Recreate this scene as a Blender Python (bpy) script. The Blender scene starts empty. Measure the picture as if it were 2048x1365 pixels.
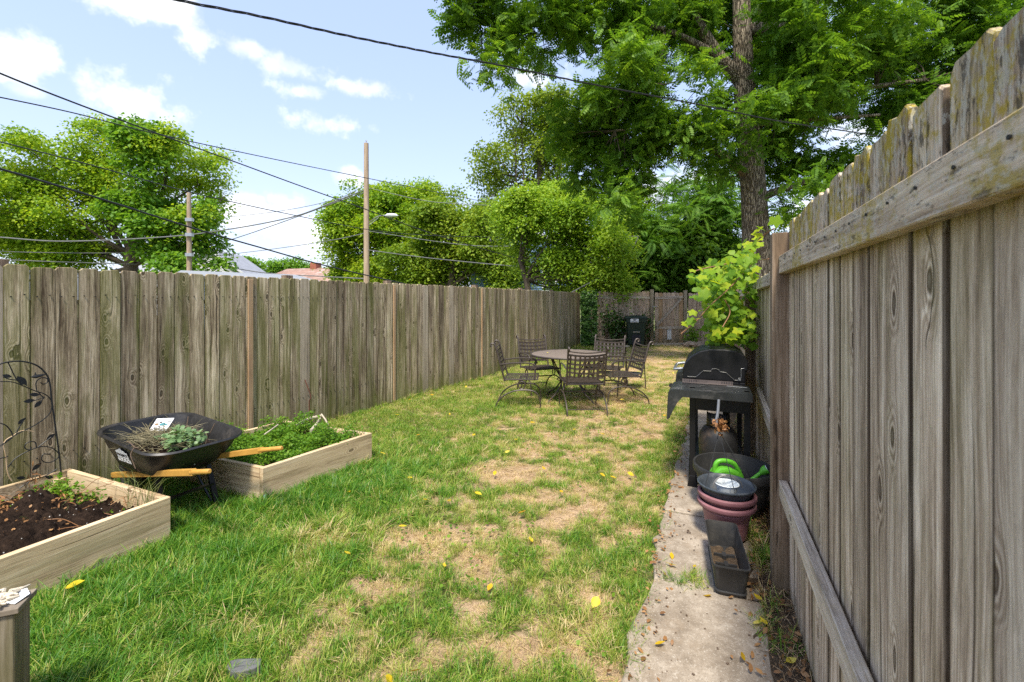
import bpy, math, random
import numpy as np
from mathutils import Vector, Matrix, noise as mnoise

random.seed(7); rng = np.random.default_rng(7)
sc = bpy.context.scene
COL = sc.collection
F = 910.0; CH = 1.57; HX, HY = 1024.0, 600.0

# ------------------------------------------------------------------ camera, sky, sun
cd = bpy.data.cameras.new('camera'); cam = bpy.data.objects.new('camera', cd); COL.objects.link(cam)
cd.sensor_width = 36; cd.lens = 36 * F / 2048; cd.shift_y = -82.5 / 2048
cd.dof.use_dof = True; cd.dof.focus_distance = 4.0; cd.dof.aperture_fstop = 7.1
cd.clip_start = .05; cd.clip_end = 3000
cam.location = (0, 0, CH); cam.rotation_euler = (math.radians(90), 0, 0)
sc.camera = cam

SUN_EL, SUN_AZ = math.radians(60), math.radians(191)   # azimuth clockwise from +Y (behind the camera, a little left)
W = bpy.data.worlds.new('World'); sc.world = W; W.use_nodes = True

class NT:
    """small node-graph helper"""
    def __init__(s, tree, clear=True):
        s.t = tree
        if clear: tree.nodes.clear()
    def n(s, typ, ins=None, **props):
        nd = s.t.nodes.new(typ)
        for k, v in props.items(): setattr(nd, k, v)
        for k, v in (ins or {}).items():
            sk = nd.inputs[k]
            if isinstance(v, bpy.types.NodeSocket): s.t.links.new(v, sk)
            else: sk.default_value = v
        return nd
    def m(s, op, a, b=0.0, c=None, clamp=False):
        ins = {0: a, 1: b}
        if c is not None: ins[2] = c
        return s.n('ShaderNodeMath', ins, operation=op, use_clamp=clamp).outputs[0]
    def vm(s, op, a, b=(0, 0, 0)):
        nd = s.n('ShaderNodeVectorMath', {0: a, 1: b}, operation=op)
        return nd.outputs[0]
    def mix(s, f, a, b, blend='MIX'):
        nd = s.n('ShaderNodeMix', data_type='RGBA', blend_type=blend)
        for i, v in ((0, f), (6, a), (7, b)):
            if isinstance(v, bpy.types.NodeSocket): s.t.links.new(v, nd.inputs[i])
            else: nd.inputs[i].default_value = (v if i == 0 or len(v) == 4 else (*v, 1))
        return nd.outputs[2]
    def ss(s, x, a, b):
        """smoothstep a->b to 0->1"""
        nd = s.n('ShaderNodeMapRange', {0: x, 1: a, 2: b, 3: 0.0, 4: 1.0}, interpolation_type='SMOOTHSTEP')
        return nd.outputs[0]
    def ramp(s, f, stops):
        nd = s.n('ShaderNodeValToRGB', {0: f}); e = nd.color_ramp.elements
        while len(e) < len(stops): e.new(.5)
        for i, (p, c) in enumerate(stops): e[i].position = p; e[i].color = (*c, 1)
        return nd.outputs[0]
    def noise(s, vec, scale, detail=3, rough=.55, dist=0):
        return s.n('ShaderNodeTexNoise', {'Vector': vec, 'Scale': scale, 'Detail': detail, 'Roughness': rough, 'Distortion': dist}).outputs[0]

g = NT(W.node_tree)
tc = g.n('ShaderNodeTexCoord').outputs['Generated']
sx = g.n('ShaderNodeSeparateXYZ', {0: tc})
az = g.m('ARCTAN2', sx.outputs[0], sx.outputs[1]); el = g.m('ARCSINE', sx.outputs[2])
nz1 = g.noise(tc, 7.0, 6, .62); nz2 = g.noise(g.vm('ADD', tc, (3, 1, 5)), 18, 4, .6)
wob = g.m('ADD', g.m('MULTIPLY', g.m('SUBTRACT', nz1, .5), 3.4), g.m('MULTIPLY', g.m('SUBTRACT', nz2, .5), 2.4))
sky = g.n('ShaderNodeTexSky', sky_type='NISHITA', sun_disc=False, sun_elevation=SUN_EL, sun_rotation=SUN_AZ,
          altitude=200, air_density=1.0, dust_density=2.0, ozone_density=1.0).outputs[0]
cm = None
CLOUDS = [(300, 8, 150, 40, 1), (385, 72, 48, 26, 1), (35, 112, 85, 48, 1), (270, 212, 115, 55, 1), (590, 138, 85, 22, .6),
          (600, 182, 55, 16, .8), (735, 177, 80, 18, 1), (650, 248, 105, 24, .9), (1050, 150, 75, 34, 1), (500, 98, 40, 18, .6),
          (500, 425, 150, 45, .9), (620, 465, 160, 50, .8), (700, 355, 36, 18, .8), (1340, 370, 160, 60, .9), (1720, 270, 90, 50, .9),
          (60, 180, 50, 16, .4), (1640, 440, 120, 50, .8), (900, 470, 200, 60, .6)]
for px, py, w, h, a in CLOUDS:
    u, v = (px - HX) / F, (HY - py) / F
    A = math.atan(u); E = math.atan(v * math.cos(A))
    wa = w / F * math.cos(A) ** 2; hb = h / F * math.cos(A)
    dx = g.m('DIVIDE', g.m('SUBTRACT', az, A), wa); dy = g.m('DIVIDE', g.m('SUBTRACT', el, E), hb)
    r = g.m('SQRT', g.m('ADD', g.m('MULTIPLY', dx, dx), g.m('MULTIPLY', dy, dy)))
    k = g.m('MULTIPLY', g.ss(g.m('ADD', r, wob), 1.05, .05), a)
    cm = k if cm is None else g.m('MAXIMUM', cm, k)
gen = g.ss(g.noise(g.n('ShaderNodeMapping', {0: tc, 3: (1, 1, 2.5)}).outputs[0], 3.2, 6, .6), .55, .72)
back = g.ss(sx.outputs[1], .25, -.1)
cm = g.m('MAXIMUM', cm, g.m('MULTIPLY', gen, back))
haze = g.m('POWER', g.m('SUBTRACT', 1.0, g.m('MAXIMUM', sx.outputs[2], 0.0)), 5.0)
hz = g.m('ADD', g.m('MULTIPLY', haze, .30), .62)
skyc = g.mix(hz, sky, g.mix(haze, (1.85, 2.25, 3.40), (3.0, 3.2, 3.75)))
cshade = g.ss(g.noise(g.vm('ADD', tc, (0, 0, .03)), 11.0, 4, .6), .35, .6)
skyc = g.mix(g.m('MULTIPLY', cm, .9), skyc, g.mix(cshade, (3.0, 3.15, 3.5), (4.3, 4.3, 4.35)))
bg = g.n('ShaderNodeBackground', {0: skyc, 1: .150})
g.n('ShaderNodeOutputWorld', {0: bg.outputs[0]})

ld = bpy.data.lights.new('sun', 'SUN'); ld.energy = 2.7; ld.angle = math.radians(9); ld.color = (1, .93, .80)
sun = bpy.data.objects.new('sun', ld); COL.objects.link(sun)
sd = Vector((math.sin(SUN_AZ) * math.cos(SUN_EL), math.cos(SUN_AZ) * math.cos(SUN_EL), math.sin(SUN_EL)))
sun.rotation_euler = sd.to_track_quat('Z', 'Y').to_euler(); sun.location = (0, -5, 20)

vs = sc.view_settings; vs.view_transform = 'Standard'; vs.look = 'None'; vs.gamma = 1; vs.use_curve_mapping = False; vs.exposure = 1.28
sc.render.engine = 'CYCLES'
cy = sc.cycles; cy.max_bounces = 6; cy.diffuse_bounces = 3; cy.glossy_bounces = 2; cy.transmission_bounces = 3; cy.transparent_max_bounces = 4
cy.use_denoising = False
try: cy.denoiser = 'OPENIMAGEDENOISE'; cy.denoising_input_passes = 'RGB_ALBEDO_NORMAL'; cy.denoising_prefilter = 'ACCURATE'
except Exception: pass

# ------------------------------------------------------------------ geometry helpers
def G(px, py, h=0.0):
    Y = (CH - h) * F / (py - HY); return Vector(((px - HX) / F * Y, Y, h))
def D(px, py, Y): return Vector(((px - HX) / F * Y, Y, CH - (py - HY) / F * Y))
def plane_pt(px, py, p0, d):
    """where the ray through px,py meets the vertical plane through p0 along d"""
    r = (px - HX) / F; n = (d[1], -d[0])
    Y = (p0[0] * n[0] + p0[1] * n[1]) / (r * n[0] + n[1])
    return D(px, py, Y)
UL = Vector((.396, .918, 0)).normalized(); NR = Vector((.918, -.396, 0)).normalized()
I4 = Matrix.Identity(4); ROOTM = {}

def props(o, label=None, cat=None, group=None, kind=None):
    for k, v in (('label', label), ('category', cat), ('group', group), ('kind', kind)):
        if v: o[k] = v
    return o
def thing(name, label, cat, M=I4, group=None):
    if not isinstance(M, Matrix): M = Matrix.Translation(Vector(M))
    o = bpy.data.objects.new(name, None); o.empty_display_size = .1; COL.objects.link(o)
    o.matrix_world = M; ROOTM[o.name] = M.copy(); props(o, label, cat, group); return o
def link(name, mesh, parent=None, M=I4, kind=None, label=None):
    """M is a world matrix"""
    o = bpy.data.objects.new(name, mesh); COL.objects.link(o)
    if parent is not None:
        o.parent = parent; o.matrix_basis = ROOTM[parent.name].inverted() @ M
    else: o.matrix_basis = M
    ROOTM[o.name] = M.copy()
    props(o, label=label, kind=kind); return o
def copy_tree(o, M, label, parent=None):
    c = o.copy(); COL.objects.link(c)
    if parent is None: c.matrix_basis = M; c['label'] = label
    else: c.parent = parent
    for ch in o.children: copy_tree(ch, None, None, c)
    return c

class MB:
    def __init__(s): s.v = []; s.f = []
    def add(s, v, f):
        b = len(s.v); s.v += [tuple(p) for p in v]; s.f += [tuple(i + b for i in q) for q in f]; return s
    def box(s, c, size, M=None):
        c = Vector(c); h = Vector(size) / 2
        P = [Vector((x * h.x, y * h.y, z * h.z)) for x in (-1, 1) for y in (-1, 1) for z in (-1, 1)]
        if M is not None: P = [M @ p for p in P]
        return s.add([c + p for p in P], [(0, 1, 3, 2), (4, 6, 7, 5), (0, 4, 5, 1), (2, 3, 7, 6), (0, 2, 6, 4), (1, 5, 7, 3)])
    def bar(s, a, b, w, t, up=(0, 0, 1)):
        a, b = Vector(a), Vector(b); z = (b - a).normalized(); up = Vector(up)
        if abs(z.dot(up)) > .98: up = Vector((0, 1, 0))
        y = (up - z * up.dot(z)).normalized(); x = y.cross(z)
        P = [q + x * (i * w / 2) + y * (j * t / 2) for q in (a, b) for i, j in ((-1, -1), (1, -1), (1, 1), (-1, 1))]
        return s.add(P, [(0, 3, 2, 1), (4, 5, 6, 7), (0, 1, 5, 4), (1, 2, 6, 5), (2, 3, 7, 6), (3, 0, 4, 7)])
    def tube(s, pts, r, n=8, cap=True):
        pts = [Vector(p) for p in pts]; m = len(pts)
        rs = r if hasattr(r, '__len__') else [r] * m
        ref = None; rings = []
        for i, p in enumerate(pts):
            t = (pts[min(i + 1, m - 1)] - pts[max(i - 1, 0)]).normalized()
            if ref is None:
                ref = Vector((0, 0, 1)) if abs(t.z) < .9 else Vector((1, 0, 0))
            x = (ref - t * ref.dot(t)); x = x.normalized() if x.length > 1e-5 else t.orthogonal().normalized()
            ref = x; y = t.cross(x)
            rings.append([p + (x * math.cos(a) + y * math.sin(a)) * rs[i] for a in [2 * math.pi * k / n for k in range(n)]])
        v = [q for rg in rings for q in rg]
        f = [(i * n + k, i * n + (k + 1) % n, (i + 1) * n + (k + 1) % n, (i + 1) * n + k) for i in range(m - 1) for k in range(n)]
        if cap: f += [tuple(range(n))[::-1], tuple(range((m - 1) * n, m * n))]
        return s.add(v, f)
    def lathe(s, prof, c=(0, 0, 0), n=32, sx=1, sy=1):
        c = Vector(c); m = len(prof)
        v = [c + Vector((r * sx * math.cos(2 * math.pi * k / n), r * sy * math.sin(2 * math.pi * k / n), z)) for r, z in prof for k in range(n)]
        f = [(i * n + k, i * n + (k + 1) % n, (i + 1) * n + (k + 1) % n, (i + 1) * n + k) for i in range(m - 1) for k in range(n)]
        return s.add(v, f)
    def prism(s, poly, d0, d1, fn):
        """poly: 2D points; fn(a,b,d)->3D point"""
        n = len(poly)
        v = [fn(a, b, d0) for a, b in poly] + [fn(a, b, d1) for a, b in poly]
        f = [tuple(range(n))[::-1], tuple(range(n, 2 * n))] + [(k, (k + 1) % n, n + (k + 1) % n, n + k) for k in range(n)]
        return s.add(v, f)
    def mesh(s, name, mat, smooth=False):
        me = bpy.data.meshes.new(name); me.from_pydata(s.v, [], s.f)
        if mat: me.materials.append(mat)
        if smooth: me.polygons.foreach_set('use_smooth', [True] * len(me.polygons))
        me.validate(); me.update(); return me
    def build(s, name, mat, parent=None, local=False, smooth=False, bevel=0, kind=None, label=None):
        """vertices are world coordinates unless local"""
        M = ROOTM[parent.name] if parent is not None else I4
        if not local and parent is not None:
            inv = M.inverted(); s.v = [tuple(inv @ Vector(p)) for p in s.v]
        elif parent is None and not local and s.v:
            # put the object's origin at its base
            a = np.array(s.v); o = Vector(((a[:, 0].min() + a[:, 0].max()) / 2, (a[:, 1].min() + a[:, 1].max()) / 2, a[:, 2].min()))
            s.v = [tuple(Vector(p) - o) for p in s.v]; M = Matrix.Translation(o)
        me = s.mesh(name, mat, smooth)
        o = link(name, me, parent, M, kind, label)
        if bevel:
            b = o.modifiers.new('b', 'BEVEL'); b.width = bevel; b.segments = 2; b.limit_method = 'ANGLE'
        if smooth:
            try: me.set_sharp_from_angle(angle=math.radians(45))
            except Exception: pass
        return o

def np_mesh(name, V, Fc, mat, parent=None, M=None, smooth=False, kind=None, label=None, attrs=None):
    """Fc: (n,k) faces of equal size"""
    me = bpy.data.meshes.new(name); V = np.asarray(V, np.float32); Fc = np.asarray(Fc, np.int32); k = Fc.shape[1]
    me.vertices.add(len(V)); me.vertices.foreach_set('co', V.ravel())
    me.loops.add(Fc.size); me.loops.foreach_set('vertex_index', Fc.ravel())
    me.polygons.add(len(Fc)); me.polygons.foreach_set('loop_start', np.arange(0, Fc.size, k, dtype=np.int32))
    try: me.polygons.foreach_set('loop_total', np.full(len(Fc), k, np.int32))
    except Exception: pass
    if smooth: me.polygons.foreach_set('use_smooth', np.ones(len(Fc), bool))
    for an, av in (attrs or {}).items():
        at = me.attributes.new(an, 'FLOAT', 'POINT'); at.data.foreach_set('value', np.asarray(av, np.float32))
    me.update(calc_edges=True)
    if mat: me.materials.append(mat)
    return link(name, me, parent, ROOTM[parent.name] if (parent is not None and M is None) else (M or I4), kind, label)

def curve_pts(pts, n=6):
    """Catmull-Rom through pts"""
    P = [Vector(p) for p in pts]; P = [P[0] * 2 - P[1]] + P + [P[-1] * 2 - P[-2]]; out = []
    for i in range(1, len(P) - 2):
        for k in range(n):
            t = k / n
            out.append(.5 * ((2 * P[i]) + (P[i + 1] - P[i - 1]) * t + (2 * P[i - 1] - 5 * P[i] + 4 * P[i + 1] - P[i + 2]) * t * t + (3 * P[i] - P[i - 1] - 3 * P[i + 1] + P[i + 2]) * t ** 3))
    out.append(P[-2]); return out

# value noise for numpy arrays
_tab = rng.random((256, 256))
def vnoise(x, y):
    xi = np.floor(x).astype(int); yi = np.floor(y).astype(int); fx = x - xi; fy = y - yi
    fx = fx * fx * (3 - 2 * fx); fy = fy * fy * (3 - 2 * fy)
    t = lambda a, b: _tab[a & 255, b & 255]
    return (t(xi, yi) * (1 - fx) + t(xi + 1, yi) * fx) * (1 - fy) + (t(xi, yi + 1) * (1 - fx) + t(xi + 1, yi + 1) * fx) * fy
def fbm(x, y, o=4):
    s = 0; a = .5; tot = 0
    for i in range(o): s = s + a * vnoise(x * 2 ** i + 17 * i, y * 2 ** i + 9 * i); tot += a; a *= .5
    return s / tot
def sstep(x, a, b):
    t = np.clip((x - a) / (b - a), 0, 1); return t * t * (3 - 2 * t)

# ------------------------------------------------------------------ materials
MATS = {}
def newmat(name):
    m = bpy.data.materials.new(name); m.use_nodes = True; return m, NT(m.node_tree)
def finish(gr, color, rough=.6, spec=.3, metal=0, bump=None, bstr=.3, bdist=.01, extra=None):
    ins = {'Base Color': color if isinstance(color, bpy.types.NodeSocket) else (*color, 1), 'Roughness': rough, 'Metallic': metal, 'Specular IOR Level': spec}
    if bump is not None:
        ins['Normal'] = gr.n('ShaderNodeBump', {'Strength': bstr, 'Distance': bdist, 'Height': bump}).outputs[0]
    ins.update(extra or {})
    b = gr.n('ShaderNodeBsdfPrincipled', ins)
    gr.n('ShaderNodeOutputMaterial', {0: b.outputs[0]})
def simple(name, color, rough=.5, spec=.4, metal=0, var=.25, scale=20, dirt=None, bstr=.15):
    """painted / plastic / metal surface with blotchy wear"""
    m, g = newmat(name); p = g.n('ShaderNodeTexCoord').outputs['Object']
    n1 = g.noise(p, scale, 5, .6); n2 = g.noise(p, scale * .2, 3)
    f = g.m('ADD', g.m('MULTIPLY', n1, .5), g.m('MULTIPLY', n2, .5))
    dk = tuple(c * (1 - var) for c in color); lt = tuple(min(1, c * (1 + var)) for c in color)
    c = g.ramp(f, [(.32, dk), (.68, lt)])
    if dirt: c = g.mix(g.m('MULTIPLY', g.ss(g.noise(p, scale * .5, 6, .7), .5, .72), dirt[1]), c, dirt[0])
    rr = g.m('ADD', g.m('MULTIPLY', n1, .3), rough - .15)
    finish(g, c, rr, spec, metal, n1, bstr, .004); return m

def wood(name, dark, mid, light, lth=.50, edge=0., algae=(.07, .085, .02), algae_amt=.5, algae_th=.5, lichen_amt=0., lichen=(.36, .27, .03), lichen_top=None,
         moss_h=.35, moss_amt=.7, knots=.6, fine=1., bs=.55, pinkish=.3, cont=1., objvar=.5, top_dirt=0):
    m, g = newmat(name)
    tcn = g.n('ShaderNodeTexCoord').outputs['Object']
    rnd = g.n('ShaderNodeObjectInfo').outputs['Random']
    off = g.n('ShaderNodeCombineXYZ', {0: g.m('MULTIPLY', rnd, 37.), 1: g.m('MULTIPLY', rnd, 91.), 2: g.m('MULTIPLY', rnd, 53.)}).outputs[0]
    p = g.vm('ADD', tcn, off)
    sp = g.n('ShaderNodeSeparateXYZ', {0: tcn})
    # knots: stretched voronoi cells, some of them carry a knot
    spp = g.n('ShaderNodeSeparateXYZ', {0: p}); kw = g.m('MULTIPLY', g.m('SUBTRACT', g.noise(g.vm('MULTIPLY', p, (20, 20, 9)), 1., 2), .5), .16)
    pk = g.n('ShaderNodeCombineXYZ', {0: g.m('ADD', g.m('MULTIPLY', spp.outputs[0], 7.), kw), 1: g.m('ADD', g.m('MULTIPLY', spp.outputs[2], 2.9), kw), 2: 0.}).outputs[0]
    vo = g.n('ShaderNodeTexVoronoi', {'Vector': pk, 'Scale': 1.0, 'Randomness': .95}, voronoi_dimensions='2D'); d = vo.outputs['Distance']
    has = g.m('GREATER_THAN', g.n('ShaderNodeSeparateColor', {0: vo.outputs['Color']}).outputs[0], 1 - knots * .42)
    near = g.m('MULTIPLY', g.ss(d, .36, .08), has)
    # warp the grain around the knots
    warp = g.n('ShaderNodeCombineXYZ', {0: g.m('MULTIPLY', near, .035), 1: 0., 2: 0.}).outputs[0]
    lowx = g.m('MULTIPLY', g.m('SUBTRACT', g.noise(g.vm('MULTIPLY', p, (6, 6, 1.6)), 1., 2), .5), .05)
    p2 = g.vm('ADD', g.vm('ADD', p, warp), g.n('ShaderNodeCombineXYZ', {0: lowx, 1: 0., 2: 0.}).outputs[0])
    g1 = g.noise(g.vm('MULTIPLY', p2, (170 * fine, 170 * fine, 3.2)), 1., 4, .65)
    g2 = g.noise(g.vm('MULTIPLY', p2, (42, 42, 1.1)), 1., 4, .6)
    g3 = g.noise(g.vm('MULTIPLY', p, (9, 9, 1.3)), 1., 3, .6)
    ring = g.m('MULTIPLY', g.m('ADD', g.m('SINE', g.m('MULTIPLY', d, 75.)), 1.), .5)
    g4 = g.noise(g.vm('MULTIPLY', p2, (120, 120, 16)), 1., 3, .7)
    f = g.m('ADD', g.m('MULTIPLY', g1, .26), g.m('ADD', g.m('MULTIPLY', g2, .32), g.m('ADD', g.m('MULTIPLY', g3, .28), g.m('MULTIPLY', g4, .14))))
    f = g.m('ADD', g.m('MULTIPLY', g.m('SUBTRACT', f, .5), 2.5 * cont), .46)
    f = g.n('ShaderNodeMix', {0: g.m('MULTIPLY', near, .45), 2: f, 3: g.m('MULTIPLY', ring, .8)}).outputs[0]
    c = g.ramp(f, [(.12, dark), (.45, mid), (.85, light)])
    # per-board tone
    tone = g.m('ADD', g.m('MULTIPLY', rnd, objvar), 1 - objvar * .5)
    c = g.mix(1., c, g.n('ShaderNodeCombineColor', {0: tone, 1: tone, 2: tone}).outputs[0], 'MULTIPLY')
    if pinkish:
        pm = g.ss(g.noise(g.vm('MULTIPLY', p, (14, 14, .8)), 1., 2), .5, .68)
        c = g.mix(g.m('MULTIPLY', pm, pinkish), c, g.mix(.5, c, (.30, .20, .17), 'MIX'))
    # crevice shade painted dark along both edges of a full-width board
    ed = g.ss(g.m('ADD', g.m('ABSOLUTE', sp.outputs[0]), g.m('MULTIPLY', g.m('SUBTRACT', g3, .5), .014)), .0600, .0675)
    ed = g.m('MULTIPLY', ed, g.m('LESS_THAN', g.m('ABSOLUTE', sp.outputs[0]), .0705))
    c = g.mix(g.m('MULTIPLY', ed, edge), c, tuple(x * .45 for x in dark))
    # split checks (thin dark cracks)
    ck = g.ss(g.noise(g.vm('MULTIPLY', p2, (60, 60, .9)), 1., 2, .4), .34, .27)
    c = g.mix(g.m('MULTIPLY', ck, .75), c, tuple(x * .35 for x in dark))
    core = g.m('MULTIPLY', g.ss(d, .105, .06), has)
    c = g.mix(g.m('MULTIPLY', core, .75), c, tuple(x * .5 for x in dark))
    if algae_amt:
        am = g.m('MULTIPLY', g.ss(g.m('ADD', g.noise(g.vm('MULTIPLY', p, (5, 5, .6)), 1., 4, .7), g.m('MULTIPLY', rnd, .12)), algae_th, algae_th + .17), algae_amt)
        c = g.mix(am, c, g.mix(.65, c, algae))
    if moss_amt:
        mh = g.m('ADD', sp.outputs[2], g.m('MULTIPLY', g.m('SUBTRACT', g.noise(g.vm('MULTIPLY', p, (12, 12, 3)), 1., 3), .5), moss_h * 1.2))
        mm = g.m('MULTIPLY', g.ss(mh, moss_h, moss_h * .1), moss_amt)
        c = g.mix(mm, c, g.mix(.55, c, algae))
    if lichen_amt:
        ln = g.noise(p, 26, 6, .75); l2 = g.noise(g.vm('MULTIPLY', p, (7, 7, 3)), 1., 3)
        lm = g.m('MULTIPLY', g.ss(g.m('ADD', g.m('MULTIPLY', ln, .5), g.m('MULTIPLY', l2, .5)), lth, lth + .09), lichen_amt)
        if lichen_top: lm = g.m('MULTIPLY', lm, g.ss(sp.outputs[2], lichen_top[0], lichen_top[1]))
        c = g.mix(lm, c, lichen)
        wl = g.m('MULTIPLY', g.ss(g.noise(g.vm('MULTIPLY', p, (60, 60, 22)), 1., 5, .8), .50, .58), lichen_amt * .65)
        if lichen_top: wl = g.m('MULTIPLY', wl, g.ss(sp.outputs[2], lichen_top[0], lichen_top[1]))
        c = g.mix(wl, c, (.50, .49, .43))
        bl = g.m('MULTIPLY', g.ss(g.noise(g.vm('MULTIPLY', p, (38, 38, 12)), 1., 5, .8), .54, .62), min(1, lichen_amt * .9))
        if lichen_top: bl = g.m('MULTIPLY', bl, g.m('ADD', g.m('MULTIPLY', g.ss(sp.outputs[2], lichen_top[0], lichen_top[1]), .8), .2))
        c = g.mix(bl, c, (.05, .04, .03))
    h = g.m('SUBTRACT', g.m('ADD', g.m('MULTIPLY', g1, .6), g.m('MULTIPLY', g2, .6)), g.m('ADD', g.m('MULTIPLY', ck, .7), g.m('MULTIPLY', core, .4)))
    finish(g, c, .85, .15, 0, h, bs, .006)
    return m

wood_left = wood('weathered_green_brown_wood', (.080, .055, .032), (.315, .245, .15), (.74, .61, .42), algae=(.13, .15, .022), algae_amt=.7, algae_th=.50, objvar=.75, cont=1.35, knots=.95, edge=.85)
wood_pale = wood('pale_weathered_wood', (.16, .12, .08), (.38, .31, .22), (.55, .47, .35), algae_amt=.25, knots=.5, objvar=.3)
wood_fresh = wood('fresh_cedar_strip', (.25, .13, .06), (.46, .30, .17), (.62, .47, .30), algae_amt=.2, knots=.5, objvar=.2, moss_amt=.2, cont=.8)
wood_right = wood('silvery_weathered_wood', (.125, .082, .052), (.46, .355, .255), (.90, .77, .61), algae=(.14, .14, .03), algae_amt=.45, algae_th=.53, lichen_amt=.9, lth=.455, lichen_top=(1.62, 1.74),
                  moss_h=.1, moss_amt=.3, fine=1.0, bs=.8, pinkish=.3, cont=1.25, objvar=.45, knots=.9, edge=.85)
wood_railtop = wood('lichened_rail_wood', (.19, .13, .085), (.52, .41, .30), (.88, .76, .60), algae_amt=.15, lichen_amt=.7, lth=.49, moss_amt=0, knots=.4, bs=.7, objvar=.15)
wood_rail = wood('grey_rail_wood', (.18, .135, .10), (.48, .40, .32), (.82, .74, .63), algae_amt=.15, lichen_amt=.12, moss_amt=0, knots=.4, bs=.8, objvar=.15)
wood_post = wood('brown_post_wood', (.065, .042, .028), (.20, .14, .095), (.42, .33, .25), algae_amt=.1, knots=.9, pinkish=.2, moss_amt=.3, objvar=.1, cont=1.0)
wood_far = wood('dark_weathered_wood', (.15, .105, .072), (.46, .34, .245), (.74, .60, .46), algae_amt=.1, objvar=.4)
wood_bed = wood('bed_lumber', (.26, .17, .09), (.62, .46, .28), (.82, .67, .46), algae=(.13, .14, .04), algae_amt=.5, algae_th=.54, moss_amt=0, knots=.9, pinkish=.3, cont=1.1, objvar=.15, bs=.3)
wood_bark = None

def leafmat(name, stops, trans=.45, tcol=1.35, rough=.5, spec=.25, nscale=.35, obj=False):
    m, g = newmat(name)
    ge = g.n('ShaderNodeNewGeometry')
    rnd = ge.outputs['Random Per Island']
    if obj: rnd = g.n('ShaderNodeObjectInfo').outputs['Random']
    nz = g.noise(ge.outputs['Position'], nscale, 2)
    f = g.m('ADD', g.m('MULTIPLY', rnd, .55), g.m('MULTIPLY', g.m('SUBTRACT', g.m('MULTIPLY', nz, 2.0), .5), .45), clamp=True)
    c = g.ramp(f, stops)
    tcl = g.mix(1., c, (tcol * 1.05, tcol, tcol * .55), 'MULTIPLY')
    b = g.n('ShaderNodeBsdfPrincipled', {'Base Color': c, 'Roughness': rough, 'Specular IOR Level': spec})
    t = g.n('ShaderNodeBsdfTranslucent', {0: tcl})
    mx = g.n('ShaderNodeMixShader', {0: trans, 1: b.outputs[0], 2: t.outputs[0]})
    g.n('ShaderNodeOutputMaterial', {0: mx.outputs[0]})
    return m
leaf_maple = leafmat('maple_leaves', [(0, (.09, .20, .014)), (.40, (.19, .33, .02)), (.7, (.33, .45, .025)), (1, (.52, .55, .04))])
leaf_green = leafmat('green_leaves', [(0, (.06, .16, .016)), (.5, (.14, .29, .024)), (1, (.27, .42, .035))])
leaf_lime = leafmat('lime_leaves', [(0, (.10, .22, .018)), (.5, (.24, .39, .03)), (1, (.46, .56, .07))], nscale=.5)
leaf_tall = leafmat('olive_leaves', [(0, (.10, .17, .018)), (.5, (.20, .29, .03)), (1, (.36, .43, .05))])
leaf_walnut = leafmat('walnut_leaves', [(0, (.045, .12, .012)), (.5, (.105, .22, .018)), (.85, (.20, .34, .026)), (1, (.34, .46, .04))], trans=.45, nscale=.5)
leaf_sumac = leafmat('sumac_leaves', [(0, (.06, .15, .02)), (.5, (.12, .26, .03)), (1, (.22, .36, .04))])
leaf_dark = leafmat('dark_leaves', [(0, (.04, .10, .014)), (.6, (.09, .19, .02)), (1, (.17, .28, .03))])
leaf_ivy = leafmat('ivy_leaves', [(0, (.03, .08, .014)), (.6, (.06, .14, .025)), (1, (.14, .25, .04))], trans=.25, spec=.5, rough=.35)
leaf_grape = leafmat('grape_leaves', [(0, (.10, .22, .02)), (.5, (.22, .36, .02)), (.8, (.40, .46, .02)), (1, (.55, .46, .015))], trans=.5, nscale=3., obj=True)
leaf_grape2 = leafmat('blue_green_leaves', [(0, (.04, .10, .035)), (.6, (.09, .18, .06)), (1, (.16, .27, .08))], trans=.3, nscale=3., obj=True)
leaf_weed = leafmat('weed_leaves', [(0, (.05, .14, .014)), (.5, (.12, .26, .02)), (1, (.25, .38, .035))], nscale=6)
leaf_herb = leafmat('herb_leaves', [(0, (.07, .14, .05)), (.5, (.14, .24, .09)), (1, (.28, .38, .18))], trans=.25, nscale=12, spec=.5)
leaf_yellow = leafmat('yellow_fallen_leaf', [(0, (.34, .17, .03)), (.25, (.58, .38, .02)), (.6, (.70, .54, .03)), (1, (.74, .66, .20))], trans=.3, nscale=9, obj=True)
leaf_brown = leafmat('dry_brown_leaf', [(0, (.10, .05, .02)), (.5, (.26, .13, .05)), (1, (.45, .26, .11))], trans=.1, nscale=9, tcol=1.0)
straw = leafmat('dry_straw', [(0, (.26, .16, .08)), (.5, (.50, .35, .20)), (1, (.74, .58, .37))], trans=.1, nscale=9, tcol=1.0)
twigm = simple('twig_bark', (.12, .085, .06), .8, .2, 0, .4, 60)
deadwood = simple('dead_grey_branch', (.42, .36, .28), .85, .15, 0, .35, 40)

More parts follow.
